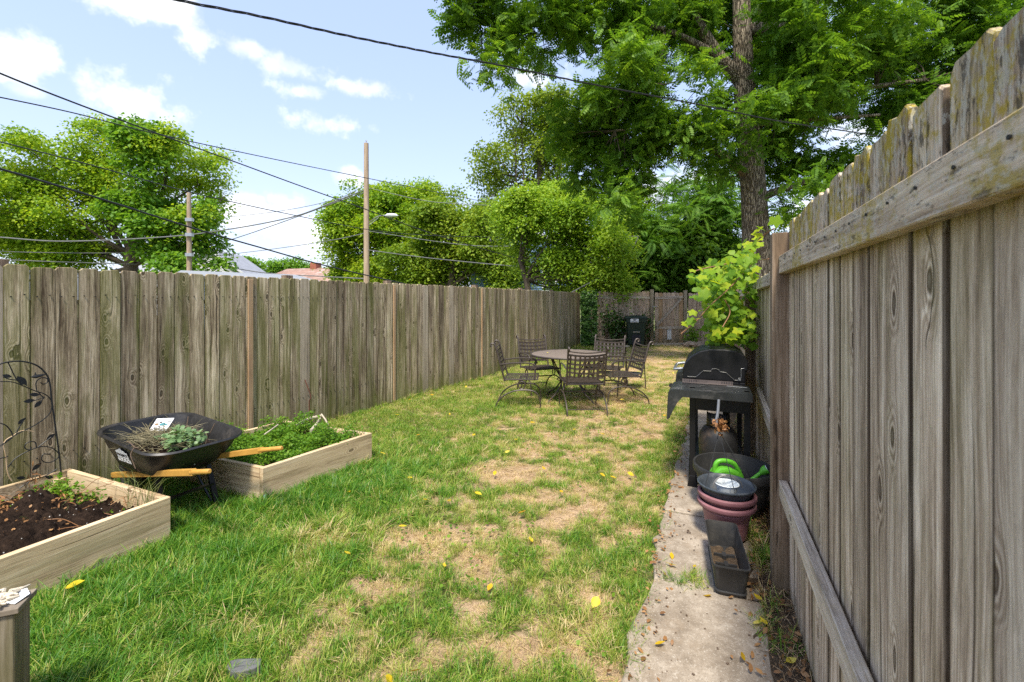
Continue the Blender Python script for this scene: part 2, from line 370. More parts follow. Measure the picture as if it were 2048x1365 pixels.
def bark():
    m, g = newmat('walnut_bark'); p = g.n('ShaderNodeTexCoord').outputs['Object']
    w = g.vm('ADD', p, g.vm('MULTIPLY', g.n('ShaderNodeTexNoise', {'Vector': p, 'Scale': 3., 'Detail': 3.}).outputs[1], (.12, .12, .12)))
    v = g.n('ShaderNodeTexVoronoi', {'Vector': g.vm('MULTIPLY', w, (26, 26, 3.0)), 'Scale': 1.0}, feature='DISTANCE_TO_EDGE').outputs[0]
    rdg = g.ss(v, 0., .22); n1 = g.noise(g.vm('MULTIPLY', p, (40, 40, 14)), 1., 5, .7)
    c = g.mix(rdg, (.085, .066, .048), g.ramp(n1, [(.3, (.20, .155, .11)), (.7, (.44, .37, .28))]))
    finish(g, c, .9, .1, 0, g.m('ADD', rdg, g.m('MULTIPLY', n1, .4)), .9, .03); return m
bark_m = bark()
bark_dark = simple('dark_bark', (.10, .08, .06), .9, .1, 0, .4, 12)

black_plastic = simple('black_plastic', (.018, .018, .019), .42, .5, 0, .3, 18, dirt=((.10, .085, .07), .35))
black_metal = simple('black_enamel', (.008, .008, .009), .35, .35, 0, .3, 10, dirt=((.03, .027, .025), .2))
bronze = simple('bronze_powder_coat', (.062, .048, .039), .45, .5, .2, .25, 50, dirt=((.18, .145, .11), .25))
steel = simple('worn_steel', (.45, .45, .44), .35, .5, .9, .15, 30)
iron = simple('dark_iron', (.022, .024, .026), .5, .4, .3, .3, 40)
mauve = simple('mauve_plastic', (.24, .105, .118), .5, .35, 0, .12, 12, dirt=((.42, .24, .22), .3))
charcoal_pot = simple('charcoal_plastic', (.030, .030, .030), .5, .4, 0, .25, 10, dirt=((.13, .115, .09), .3))
slate_pot = simple('slate_blue_plastic', (.045, .055, .068), .4, .45, 0, .2, 20, dirt=((.2, .2, .2), .3))
greenpl = simple('lime_green_plastic', (.12, .44, .03), .4, .45, 0, .12, 14)
whitepl = simple('pale_grey_plastic', (.62, .66, .68), .5, .4, 0, .08, 14)
yellowwood = simple('varnished_yellow_wood', (.50, .27, .055), .45, .4, 0, .3, 14, dirt=((.28, .13, .03), .5))
soilm = None
bin_m = simple('dark_green_plastic', (.014, .030, .017), .5, .4, 0, .25, 10, dirt=((.07, .07, .05), .3))
tankm = simple('dark_grey_tank_paint', (.024, .023, .023), .5, .4, 0, .25, 12, dirt=((.16, .10, .06), .4))
cablem = simple('black_cable', (.022, .022, .024), .5, .4, 0, .2, 10)
cable_grey = simple('grey_cable', (.16, .16, .165), .5, .4, 0, .2, 10)
white_print = simple('white_print', (.75, .76, .76), .6, .3, 0, .05, 40)
dark_print = simple('dark_print', (.03, .03, .035), .6, .3, 0, .05, 40)
teal_print = simple('teal_print', (.05, .25, .30), .6, .3, 0, .35, 60)
brown_print = simple('brown_print', (.30, .18, .10), .6, .3, 0, .35, 60)
green_print = simple('pale_green_tag', (.40, .66, .55), .6, .3, 0, .1, 60)
rubber = simple('rubber', (.02, .02, .02), .8, .3)
polem = wood('utility_pole_wood', (.18, .12, .08), (.36, .27, .19), (.52, .42, .31), algae_amt=0, moss_amt=0, knots=.2, objvar=.2)
rope_m = simple('pale_fibre', (.52, .46, .36), .9, .1, 0, .3, 90, bstr=.6)
def concrete():
    m, g = newmat('old_concrete'); p = g.n('ShaderNodeNewGeometry').outputs['Position']
    a = g.noise(p, 2.2, 5, .65); b = g.noise(p, 14, 6, .7); s = g.noise(p, 130, 3, .8)
    c = g.ramp(g.m('ADD', g.m('MULTIPLY', a, .55), g.m('MULTIPLY', b, .45)), [(.35, (.14, .107, .074)), (.5, (.275, .225, .17)), (.66, (.45, .385, .305))])
    c = g.mix(g.m('MULTIPLY', g.ss(s, .53, .64), .6), c, (.17, .14, .105))
    c = g.mix(g.m('MULTIPLY', g.ss(g.noise(p, 95, 3, .8), .57, .66), .5), c, (.62, .57, .49))
    c = g.mix(g.m('MULTIPLY', g.ss(g.noise(p, 5, 5, .8), .54, .66), .45), c, (.25, .19, .13))
    cr = g.n('ShaderNodeTexVoronoi', {'Vector': g.vm('ADD', p, g.vm('MULTIPLY', g.n('ShaderNodeTexNoise', {'Vector': p, 'Scale': 4., 'Detail': 5.}).outputs[1], (.35, .35, 0))), 'Scale': .42}, feature='DISTANCE_TO_EDGE').outputs[0]
    ck = g.ss(cr, .003, .0008)
    c = g.mix(g.m('MULTIPLY', ck, .6), c, (.06, .045, .03))
    finish(g, c, .9, .2, 0, g.m('SUBTRACT', g.m('ADD', g.m('MULTIPLY', s, .5), b), ck), .5, .006); return m
concrete_m = concrete()
def soil(name, c0, c1, c2, perl=True):
    m, g = newmat(name); p = g.n('ShaderNodeNewGeometry').outputs['Position']
    n1 = g.noise(p, 45, 6, .75); n2 = g.noise(p, 9, 4)
    c = g.ramp(g.m('ADD', g.m('MULTIPLY', n1, .7), g.m('MULTIPLY', n2, .3)), [(.35, c0), (.55, c1), (.75, c2)])
    if perl:
        v = g.n('ShaderNodeTexVoronoi', {'Vector': p, 'Scale': 60.}); pm = g.m('MULTIPLY', g.ss(v.outputs['Distance'], .24, .16), g.m('GREATER_THAN', g.n('ShaderNodeSeparateColor', {0: v.outputs['Color']}).outputs[0], .86))
        c = g.mix(pm, c, (.55, .52, .47))
    finish(g, c, .95, .1, 0, n1, 1., .02); return m
soilm = soil('dark_potting_soil', (.012, .008, .006), (.035, .022, .015), (.09, .055, .035))
dirtm = soil('brown_dirt', (.06, .042, .028), (.14, .10, .065), (.26, .19, .13), False)

def ground_mat():
    m, g = newmat('lawn_ground'); p = g.n('ShaderNodeNewGeometry').outputs['Position']
    dry = g.n('ShaderNodeAttribute', attribute_name='dry').outputs['Fac']
    n1 = g.noise(p, 60, 6, .75); n2 = g.noise(p, 6, 5, .65); st = g.noise(g.vm('MULTIPLY', p, (1, .35, 1)), 190, 4, .7)
    dirt = g.ramp(n1, [(.3, (.035, .028, .014)), (.7, (.10, .085, .04))])
    strw = g.ramp(g.m('ADD', g.m('MULTIPLY', st, .6), g.m('MULTIPLY', n2, .4)), [(.32, (.20, .135, .075)), (.5, (.46, .325, .19)), (.68, (.72, .53, .35))])
    grn = g.ramp(n1, [(.3, (.045, .07, .012)), (.7, (.12, .15, .03))])
    c = g.mix(g.ss(g.m('ADD', dry, g.m('MULTIPLY', g.m('SUBTRACT', n2, .5), .5)), -.05, .45), g.mix(.55, dirt, grn), strw)
    c = g.mix(g.m('MULTIPLY', g.ss(g.noise(p, 3.5, 5, .7), .60, .70), .7), c, g.mix(.5, dirt, (.17, .125, .09)))
    finish(g, c, .95, .1, 0, g.m('ADD', n1, st), .9, .015); return m
ground_m = ground_mat()
def far_ground():
    m, g = newmat('outer_ground'); p = g.n('ShaderNodeNewGeometry').outputs['Position']
    c = g.ramp(g.noise(p, 1.2, 6, .7), [(.35, (.07, .10, .025)), (.6, (.16, .17, .06)), (.75, (.28, .23, .13))])
    finish(g, c, .95, .1); return m

# ------------------------------------------------------------------ lawn layout
PICK_D = .388                                   # distance of the right pickets from the camera axis line
def rline(Y, d=PICK_D): return (d + .396 * Y) / .918   # X of a line parallel to the right fence
def lot_q(X, Y): return (rline(Y) - X) * .918         # distance from the right fence into the lot
def dryness(X, Y):
    q = lot_q(X, Y)
    base = sstep(q, .62, 1.0) * (1 - sstep(q, 1.9, 3.1))
    fardry = sstep(Y, 8, 11) * .35 * (1 - sstep(q, 3.6, 4.6))
    near = 1 - .40 * (1 - sstep(Y, 2.3, 3.0))
    n = fbm(X * 1.7 + 3, Y * 1.7 + 8, 4); n2 = fbm(X * 5 + 30, Y * 5 + 2, 3)
    d = base * near * .46 + fardry * .8 + (n - .5) * .9 + (n2 - .5) * 1.9 + (fbm(X * 14 + 5, Y * 14, 2) - .5) * 2.2 - .10 + .15 * sstep(q, 1.0, 1.5) * (1 - sstep(q, 2.0, 2.7)) * sstep(Y, 2.8, 3.2) * (1 - sstep(Y, 5.2, 6.5))
    shade = (1 - sstep(q, 2.6, 3.6)) 
    return np.clip(d * (0.25 + .75 * shade), 0, 1)
xs = np.arange(-5.2, 8.2, .045); ys = np.arange(-.6, 17.0, .045)
XX, YY = np.meshgrid(xs, ys); nx, ny = len(xs), len(ys)
DRY = dryness(XX, YY)
ZZ = (fbm(XX * .8, YY * .8, 3) - .5) * .05 + (fbm(XX * 6, YY * 6, 3) - .5) * .022
V = np.stack([XX.ravel(), YY.ravel(), ZZ.ravel()], 1)
idx = np.arange(nx * ny).reshape(ny, nx)
Fq = np.stack([idx[:-1, :-1].ravel(), idx[:-1, 1:].ravel(), idx[1:, 1:].ravel(), idx[1:, :-1].ravel()], 1)
np_mesh('lawn_ground', V, Fq, ground_m, smooth=True, kind='structure', attrs={'dry': DRY.ravel()})
MB().add([(-600, -300, -.06), (600, -300, -.06), (600, 900, -.06), (-600, 900, -.06)], [(0, 1, 2, 3)]).build('ground', far_ground(), local=True, kind='structure')
def gz(x, y):
    X = np.array([x]); Y = np.array([y]); return float(((fbm(X * .8, Y * .8, 3) - .5) * .05 + (fbm(X * 6, Y * 6, 3) - .5) * .022)[0])

# ------------------------------------------------------------------ garden path: slabs
def on_lot(q, s):
    """point at distance q from the right fence line, s metres along the lot from the camera"""
    return Vector((0, 0, 0)) + NR * (PICK_D - q) + UL * s
path = thing('path', None, None, on_lot(.45, 2)); path['kind'] = 'structure'
def slab(s0, s1, tilt):
    n = 8; L = []; R = []
    for k in range(n + 1):
        s = s0 + (s1 - s0) * k / n; w = .075 * (mnoise.noise(Vector((s * 2.1, 3, 0)))) + .045 * mnoise.noise(Vector((s * 8, 7, 0)))
        ql = .70 + w - .03 * max(0, s - 3); qr = .13 + .04 * mnoise.noise(Vector((s * 2.5, 9, 1)))
        L.append(on_lot(ql, s)); R.append(on_lot(qr, s))
    poly = L + R[::-1]; mb = MB(); z1 = .030 + tilt
    m = len(poly); ctr = sum(poly, Vector()) / m
    top = [p + Vector((0, 0, z1 + random.uniform(-.002, .002))) + (ctr - p).normalized() * .008 for p in poly]
    mid = [p + Vector((0, 0, z1 - .008)) for p in poly]; bot = [p + Vector((0, 0, -.07)) for p in poly]
    v = top + mid + bot
    f = [tuple(range(m))[::-1]] + [(k, (k + 1) % m, m + (k + 1) % m, m + k) for k in range(m)] + [(m + k, m + (k + 1) % m, 2 * m + (k + 1) % m, 2 * m + k) for k in range(m)]
    mb.add(v, f); o = mb.build('slab', concrete_m, path); return o
for i, (a, b) in enumerate([(.35, 1.35), (1.36, 2.62), (2.632, 3.50), (3.512, 4.40), (4.412, 5.3), (5.312, 6.2), (6.212, 7.1)]):
    slab(a, b, [0, .004, -.003, .006, 0, .003, -.002][i])
# bare strip between path and fence
mb = MB(); N = 60
for k in range(N + 1):
    s = .3 + k * 7.2 / N
    for j, q in enumerate((.20, .10, 0.0, -.12)):
        p = on_lot(q, s); mb.v.append((p.x, p.y, .028 + .02 * mnoise.noise(Vector((s * 5, j * 2.3, 0)))))
mb.f = [(k * 4 + j, k * 4 + j + 1, k * 4 + j + 5, k * 4 + j + 4) for k in range(N) for j in range(3)]
mb.build('dirt_strip', dirtm, kind='structure', smooth=True)

# ------------------------------------------------------------------ fences
def picket_mesh(name, w, h, t, mat, ear=.035, top_rough=.004, cup=.0):
    prof = [(-w / 2, 0), (w / 2, 0), (w / 2, h - ear * random.uniform(.8, 1.3)), (w / 2 - ear * random.uniform(.7, 1), h - random.uniform(0, top_rough)),
            (0, h - random.uniform(0, top_rough)), (-w / 2 + ear * random.uniform(.7, 1), h - random.uniform(0, top_rough)), (-w / 2, h - ear * random.uniform(.8, 1.3))]
    mb = MB(); n = len(prof); ch_ = .0028; cx = 0; cz = h / 2
    ins_ = [(a - math.copysign(ch_, a) if abs(a) > .01 else a, b - (ch_ if b > h / 2 else 0)) for a, b in prof]
    mb.v = [(a, -t / 2, b) for a, b in ins_] + [(a, -t / 2 + ch_, b) for a, b in prof] + [(a, t / 2 - ch_, b) for a, b in prof] + [(a, t / 2, b) for a, b in ins_]
    for q in range(3): mb.f += [(q * n + k, q * n + (k + 1) % n, (q + 1) * n + (k + 1) % n, (q + 1) * n + k) for k in range(n)]
    mb.f += [tuple(range(n))[::-1], tuple(range(3 * n, 4 * n))]
    me = mb.mesh(name, mat); return me
def run_fence(root, p0, d, length, mat, pitch, h, t=.017, nrm=None, z0=0.02, hfun=None, widthj=.06, gap=.002, special=None, lean=.002, skip=None, variants=10, wjit=.006, zjit=.007, ear=.024):
    """pickets along direction d from p0; nrm = direction the front looks"""
    ms = [picket_mesh('picket', pitch - gap, h, t, mat, ear) for _ in range(variants)]
    n = int(length / pitch); made = []
    s = 0
    for i in range(n):
        s = (i + .5) * pitch
        if skip and skip(s): continue
        c = p0 + d * s + nrm * random.uniform(-.003, .003)
        z = z0 + random.uniform(-zjit, zjit) + (hfun(s) if hfun else 0)
        x = d; y = -nrm; zz = Vector((0, 0, 1))
        R = Matrix((x, y, zz)).transposed().to_4x4()
        if R.determinant() < 0: R = Matrix((-x, y, zz)).transposed().to_4x4()
        M = Matrix.Translation(Vector((c.x, c.y, z))) @ R @ Matrix.Rotation(random.gauss(0, lean), 4, 'Y') @ Matrix.Rotation(random.gauss(0, .012), 4, 'Z') @ Matrix.Diagonal((1 + random.uniform(-wjit, wjit), 1, 1, 1))
        me = random.choice(ms); mt = special(s) if special else None
        if mt is not None:
            me = me.copy(); me.materials[0] = mt
        made.append(link('picket', me, root, M))
    return made
def board(name, mat, parent, p0, p1, w, t, nrm, label=None, bevel=.002, kind=None):
    """w across, t thick along nrm, grain along p0->p1 (local z)"""
    p0, p1, nrm = Vector(p0), Vector(p1), Vector(nrm); z = (p1 - p0); L = z.length; z.normalize()
    y = (nrm - z * nrm.dot(z)).normalized(); x = y.cross(z)
    M = Matrix.Translation(p0) @ Matrix((x, y, z)).transposed().to_4x4()
    mb = MB(); mb.box((0, 0, L / 2), (w, t, L)); me = mb.mesh(name, mat)
    o = link(name, me, parent, M, kind, label)
    if bevel: b = o.modifiers.new('b', 'BEVEL'); b.width = bevel; b.segments = 1
    return o

# left fence
LP = [Vector((-4.65, 1.06, 0)), Vector((-3.60, 3.22, 0)), Vector((-1.82, 6.90, 0)), Vector((-.65, 8.95, 0)), Vector((2.37, 15.85, 0))]
left = thing('wooden_fence', 'long greenish brown dog-eared board fence along the left side of the lawn', 'fence', LP[0])
for i in range(4):
    a, b = LP[i], LP[i + 1]; d = (b - a).normalized(); L = (b - a).length; nr = Vector((d.y, -d.x, 0))
    if i == 3: L -= .02
    pit = L / round(L / .1365)
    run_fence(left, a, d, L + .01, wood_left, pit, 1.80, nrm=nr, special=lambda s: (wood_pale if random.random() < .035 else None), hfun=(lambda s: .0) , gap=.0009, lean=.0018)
    for z in (.35, 1.55):
        board('rail', wood_left, left, a - nr * .03 + Vector((0, 0, z)), b - nr * .03 + Vector((0, 0, z)), .038, .038, (0, 0, 1))
    k = 0
    while k * 2.36 < L:
        p = a + d * (k * 2.36) - nr * .10; board('post', wood_post, left, p, p + Vector((0, 0, 1.86)), .09, .09, nr); k += 1
nl = (LP[2] - LP[1]).normalized(); nrl = Vector((nl.y, -nl.x, 0))
for px, w in ((498.5, .042), (787, .030)):
    p = plane_pt(px, 560, LP[1], nl) ; p.z = 0
    board('batten', wood_fresh, left, p + nrl * .020 + Vector((0, 0, .02)), p + nrl * .020 + Vector((0, 0, 1.79)), w + .012, .016, nrl, label='orange tinted fresh cedar batten strip')
nl3 = (LP[4] - LP[3]).normalized(); p = LP[3] + nl3 * .1; nr3 = Vector((nl3.y, -nl3.x, 0))
board('batten', wood_fresh, left, p + nr3 * .020 + Vector((0, 0, .02)), p + nr3 * .020 + Vector((0, 0, 1.79)), .045, .016, nr3, label='orange tinted fresh cedar batten strip')
# nail heads on the near boards
mb = MB(); s = 0
for i in range(0, 46):
    for o_ in (-.035, .035):
        for z in (1.60, .40):
            c = LP[0] + (LP[1] - LP[0]).normalized() * ((i + .5) * .1365 + o_) if i < 17 else LP[1] + nl * ((i - 17 + .5) * .1365 + o_)
            c = c + nrl * .013; c.z = z + random.uniform(-.01, .01)
            mb.box(c, (.007, .007, .007))
mb.build('nail_heads', iron, left, kind='stuff')

# right fence, near bay
SR = Vector((0, 0, 0))
def rp(dist, s, z=0): v = NR * dist + UL * s; v.z = z; return v
S_POST = (2.40 - NR.y * .35) / UL.y
right = thing('wooden_fence', 'tall silvery grey board fence with lichen and rails rising close at the right edge', 'fence', rp(.4, S_POST))
inn = -NR
s_end = S_POST
# pickets from the post towards and past the camera
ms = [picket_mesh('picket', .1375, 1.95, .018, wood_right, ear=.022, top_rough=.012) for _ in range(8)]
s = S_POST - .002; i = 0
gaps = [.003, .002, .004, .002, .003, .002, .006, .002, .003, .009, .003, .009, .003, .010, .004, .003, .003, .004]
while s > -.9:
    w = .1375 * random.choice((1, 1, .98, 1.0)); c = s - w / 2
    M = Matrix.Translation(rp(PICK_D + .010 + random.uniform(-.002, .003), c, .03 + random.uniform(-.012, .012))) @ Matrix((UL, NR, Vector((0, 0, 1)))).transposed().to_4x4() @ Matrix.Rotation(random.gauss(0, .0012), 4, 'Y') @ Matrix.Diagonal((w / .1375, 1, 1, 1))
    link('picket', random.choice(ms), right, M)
    # overlapping board added behind the joint, blocks light so gaps go dark
    if i % 1 == 0:
        Mb2 = Matrix.Translation(rp(PICK_D + .032, s - w, .03 + random.uniform(-.02, .0) - .06)) @ Matrix((UL, NR, Vector((0, 0, 1)))).transposed().to_4x4()
        link('added_backing_board', random.choice(ms), right, Mb2)
    s -= w + random.choice((.002, .003, .005, .003, .010, .004)); i += 1
rt = board('rail', wood_railtop, right, rp(.361, S_POST - .001, CH + .184), rp(.361, -1.0, CH + .184), .093, .038, inn, label='upper rail crusted with yellow and white lichen', bevel=.003)
board('rail', wood_rail, right, rp(.361, S_POST - .001, .576), rp(.361, -1.0, .576), .089, .038, inn, label='lower rail bleached silver grey', bevel=.003)
board('post', wood_post, right, rp(.355, S_POST + .046, .0), rp(.355, S_POST + .046, 1.925), .09, .088, inn, bevel=.003, label='brown square post')
p = rp(.361, -1.0); board('post', wood_post, right, rp(.40, -1.05, 0), rp(.40, -1.05, 1.9), .09, .09, inn)
mb = MB()
for k in range(18):
    mb.tube([rp(.3405, S_POST - .07 - .1385 * k, CH + .20), rp(.338, S_POST - .07 - .1385 * k, CH + .20)], .0035, 6)
mb.build('nail_heads', iron, right, kind='stuff')
# right fence beyond the post
right2 = thing('wooden_fence', 'lower dark board fence running behind the grill and grape vine on the right', 'fence', rp(.42, S_POST + .1))
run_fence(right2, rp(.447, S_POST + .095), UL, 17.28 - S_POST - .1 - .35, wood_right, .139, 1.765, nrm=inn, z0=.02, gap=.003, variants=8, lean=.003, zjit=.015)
board('rail', wood_rail, right2, rp(.418, S_POST + .095, 1.73), rp(.418, S_POST + 2.3, 1.70), .089, .038, inn)
board('rail', wood_rail, right2, rp(.418, S_POST + .095, .60), rp(.418, S_POST + 1.95, .73), .089, .038, inn, label='sagging lower rail')
for k in range(1, 6):
    s = S_POST + .1 + 2.36 * k
    board('post', wood_post, right2, rp(.39, s, 0), rp(.39, s, 1.80), .09, .09, inn)
    if k < 5:
        for z in (.6, 1.66): board('rail', wood_rail, right2, rp(.418, s + .046, z), rp(.418, s + 2.36 - .046, z), .089, .038, inn)
# back fence and gate
YB = 15.9; bx = lambda px: (px - HX) / F * YB
backf = thing('wooden_fence', 'dark brown board fence closing the far end of the yard behind the wheelie bin', 'fence', (4.8, YB, 0))
X0, X1 = 2.45, rline(YB, .40)
run_fence(backf, Vector((X0, YB, 0)), Vector((1, 0, 0)), bx(1300) - X0, wood_far, .139, 1.84, nrm=Vector((0, -1, 0)), gap=.009, lean=.004, zjit=.02)
run_fence(backf, Vector((bx(1376), YB, 0)), Vector((1, 0, 0)), X1 - bx(1376), wood_far, .139, 1.78, nrm=Vector((0, -1, 0)), gap=.007, lean=.004, zjit=.02)
for a, b in ((X0, bx(1299)), (bx(1377), X1)):
    for z in (1.66, .60): board('rail', wood_rail if z > 1 else wood_far, backf, (a, YB - .032, z), (b, YB - .032, z), .10, .04, (0, -1, 0))
board('post', wood_pale, backf, (bx(1303), YB - .02, 0), (bx(1303), YB - .02, 1.93), .12, .10, (0, -1, 0), label='pale worn gate post')
board('post', wood_pale, backf, (bx(1370), YB - .02, 0), (bx(1370), YB - .02, 1.90), .11, .10, (0, -1, 0), label='pale worn gate post')
gate = thing('garden_gate', 'narrow board gate with a diagonal brace in the far fence', 'gate', (bx(1338), YB - .02, 0))
gx0, gx1 = bx(1309), bx(1366); n = 7; pw = (gx1 - gx0) / n
for i in range(n):
    x = gx0 + (i + .5) * pw
    me = picket_mesh('picket', pw - .008, 1.74, .018, wood_fresh if i in (1, 6) else wood_far)
    link('board', me, gate, Matrix.Translation((x, YB - .01, .08)), label='newer orange board' if i in (1, 6) else None)
for z in (1.63, .60): board('rail', wood_rail, gate, (gx0, YB - .042, z), (gx1 - .02, YB - .042, z + .03 * (z > 1)), .09, .04, (0, -1, 0))
board('brace', wood_rail, gate, (gx0 + .05, YB - .044, .66), (gx1 - .10, YB - .044, 1.60), .085, .038, (0, -1, 0))
MB().box((gx0 - .03, YB - .09, 1.33), (.16, .03, .03)).build('latch', steel, gate)
MB().box((bx(1338), YB - .033, .36), (.14, .004, .34)).build('notice', white_print, gate, label='blank white panel low on the gate')
# threshold beam
mb = MB(); mb.box(((gx0 + gx1) / 2 + .1, YB - .25, .03), (1.4, .16, .09)); o = mb.build('timber_sill', deadwood, bevel=.01)
props(o, 'short weathered timber sill on the ground before the gate', 'timber')

# ------------------------------------------------------------------ grass
def tuft_mesh(name, nb, rad, ln, wd, lean, mat, seed):
    r = np.random.default_rng(seed); V = []; Fc = []
    for b in range(nb):
        a = r.uniform(0, 2 * np.pi); rr = rad * math.sqrt(r.random()); bx_, by_ = rr * math.cos(a), rr * math.sin(a)
        da = a + r.normal(0, .9); L = ln * r.uniform(.45, 1.15); w = wd * r.uniform(.7, 1.2); ben = lean * r.uniform(.3, 1.5)
        dx, dy = math.cos(da), math.sin(da); sx_, sy_ = -dy, dx; base = len(V)
        for k, t in enumerate((0, .4, .75, 1)):
            hz_ = L * (t - .45 * ben * t * t); out = L * ben * (t ** 1.7)
            ww = w * (1, .9, .6, 0)[k] / 2
            c = (bx_ + dx * out, by_ + dy * out, max(hz_, .004) if k else -.01)
            if k < 3: V += [(c[0] - sx_ * ww, c[1] - sy_ * ww, c[2]), (c[0] + sx_ * ww, c[1] + sy_ * ww, c[2])]
            else: V.append(c)
        Fc += [(base, base + 1, base + 3), (base, base + 3, base + 2), (base + 2, base + 3, base + 5), (base + 2, base + 5, base + 4), (base + 4, base + 5, base + 6)]
    me = bpy.data.meshes.new(name); me.from_pydata(V, [], Fc); me.materials.append(mat); return me
def grass_mat(name='grass_blades'):
    m, g = newmat(name)
    dry = g.n('ShaderNodeAttribute', attribute_name='dry', attribute_type='INSTANCER').outputs['Fac']
    ge = g.n('ShaderNodeNewGeometry'); isl = ge.outputs['Random Per Island']; orr = g.n('ShaderNodeObjectInfo').outputs['Random']
    nz = g.noise(ge.outputs['Position'], 1.3, 3)
    f = g.m('ADD', dry, g.m('ADD', g.m('MULTIPLY', g.m('SUBTRACT', isl, .5), .6), g.m('ADD', g.m('MULTIPLY', g.m('SUBTRACT', orr, .5), .22), g.m('MULTIPLY', g.m('SUBTRACT', nz, .5), .5))), clamp=True)
    c = g.ramp(f, [(0, (.070, .20, .018)), (.22, (.19, .35, .03)), (.45, (.36, .41, .07)), (.7, (.54, .47, .17)), (1, (.70, .53, .31))])
    b = g.n('ShaderNodeBsdfPrincipled', {'Base Color': c, 'Roughness': .42, 'Specular IOR Level': .35})
    t = g.n('ShaderNodeBsdfTranslucent', {0: g.mix(1., c, (1.2, 1.3, .6), 'MULTIPLY')})
    mx = g.n('ShaderNodeMixShader', {0: .35, 1: b.outputs[0], 2: t.outputs[0]}); g.n('ShaderNodeOutputMaterial', {0: mx.outputs[0]}); return m
grass_m = grass_mat()
GC = bpy.data.collections.new('grass_sources')
for i, (nb, rad, ln, wd, lean) in enumerate([(32, .045, .115, .0034, .75), (30, .05, .095, .0032, 1.0), (34, .05, .08, .0029, .7), (30, .05, .06, .0028, .6), (28, .05, .048, .0026, .9), (26, .055, .045, .0025, 1.4)]):
    o = bpy.data.objects.new('grass_%s' % 'abcdef'[i], tuft_mesh('grass_tuft', nb, rad, ln, wd, lean, grass_m, 50 + i)); GC.objects.link(o); o['kind'] = 'stuff'

def scatter(name, P, rot, scl, idx_, dry, coll, kind='stuff', label=None, cat=None):
    me = bpy.data.meshes.new(name); me.vertices.add(len(P)); me.vertices.foreach_set('co', np.asarray(P, np.float32).ravel())
    a = me.attributes.new('rot', 'FLOAT_VECTOR', 'POINT'); a.data.foreach_set('vector', np.asarray(rot, np.float32).ravel())
    a = me.attributes.new('scl', 'FLOAT_VECTOR', 'POINT'); a.data.foreach_set('vector', np.asarray(scl, np.float32).ravel())
    a = me.attributes.new('idx', 'INT', 'POINT'); a.data.foreach_set('value', np.asarray(idx_, np.int32))
    a = me.attributes.new('dry', 'FLOAT', 'POINT'); a.data.foreach_set('value', np.asarray(dry, np.float32))
    o = bpy.data.objects.new(name, me); COL.objects.link(o); props(o, label, cat, None, kind)
    t = bpy.data.node_groups.new(name, 'GeometryNodeTree')
    t.interface.new_socket('Geometry', in_out='INPUT', socket_type='NodeSocketGeometry'); t.interface.new_socket('Geometry', in_out='OUTPUT', socket_type='NodeSocketGeometry')
    n = t.nodes; gi = n.new('NodeGroupInput'); go = n.new('NodeGroupOutput')
    ci = n.new('GeometryNodeCollectionInfo'); ci.inputs['Collection'].default_value = coll; ci.inputs['Separate Children'].default_value = True; ci.inputs['Reset Children'].default_value = True
    ip = n.new('GeometryNodeInstanceOnPoints'); ip.inputs['Pick Instance'].default_value = True
    def att(nm, dt):
        x = n.new('GeometryNodeInputNamedAttribute'); x.data_type = dt; x.inputs['Name'].default_value = nm; return x.outputs['Attribute']
    t.links.new(gi.outputs[0], ip.inputs['Points']); t.links.new(ci.outputs[0], ip.inputs['Instance'])
    t.links.new(att('idx', 'INT'), ip.inputs['Instance Index']); t.links.new(att('rot', 'FLOAT_VECTOR'), ip.inputs['Rotation']); t.links.new(att('scl', 'FLOAT_VECTOR'), ip.inputs['Scale'])
    t.links.new(ip.outputs[0], go.inputs[0])
    md = o.modifiers.new('scatter', 'NODES'); md.node_group = t
    return o

BEDS = []  # filled with polygons where no grass grows
B1 = [Vector((-2.22, 2.96, 0)), Vector((-3.36, 3.46, 0))]
b1u = Vector((-.4, -.916, 0)); B1 = [B1[0], B1[1], B1[1] + b1u * 2.2, B1[0] + b1u * 2.2]
B2 = [Vector((-1.907, 3.48, 0)), Vector((-1.357, 4.41, 0)), Vector((-2.43, 4.87, 0)), Vector((-2.98, 3.94, 0))]
def inpoly(X, Y, poly):
    r = np.ones(len(X), bool); n = len(poly); area = sum(poly[i].x * poly[(i + 1) % n].y - poly[(i + 1) % n].x * poly[i].y for i in range(n)); sg = 1 if area > 0 else -1
    for i in range(n):
        a, b = poly[i], poly[(i + 1) % n]; r &= sg * ((b.x - a.x) * (Y - a.y) - (b.y - a.y) * (X - a.x)) > -.01
    return r
def left_of_fence(X, Y):
    lx = np.interp(Y, [v.y for v in LP], [v.x for v in LP]); return X < lx + .03
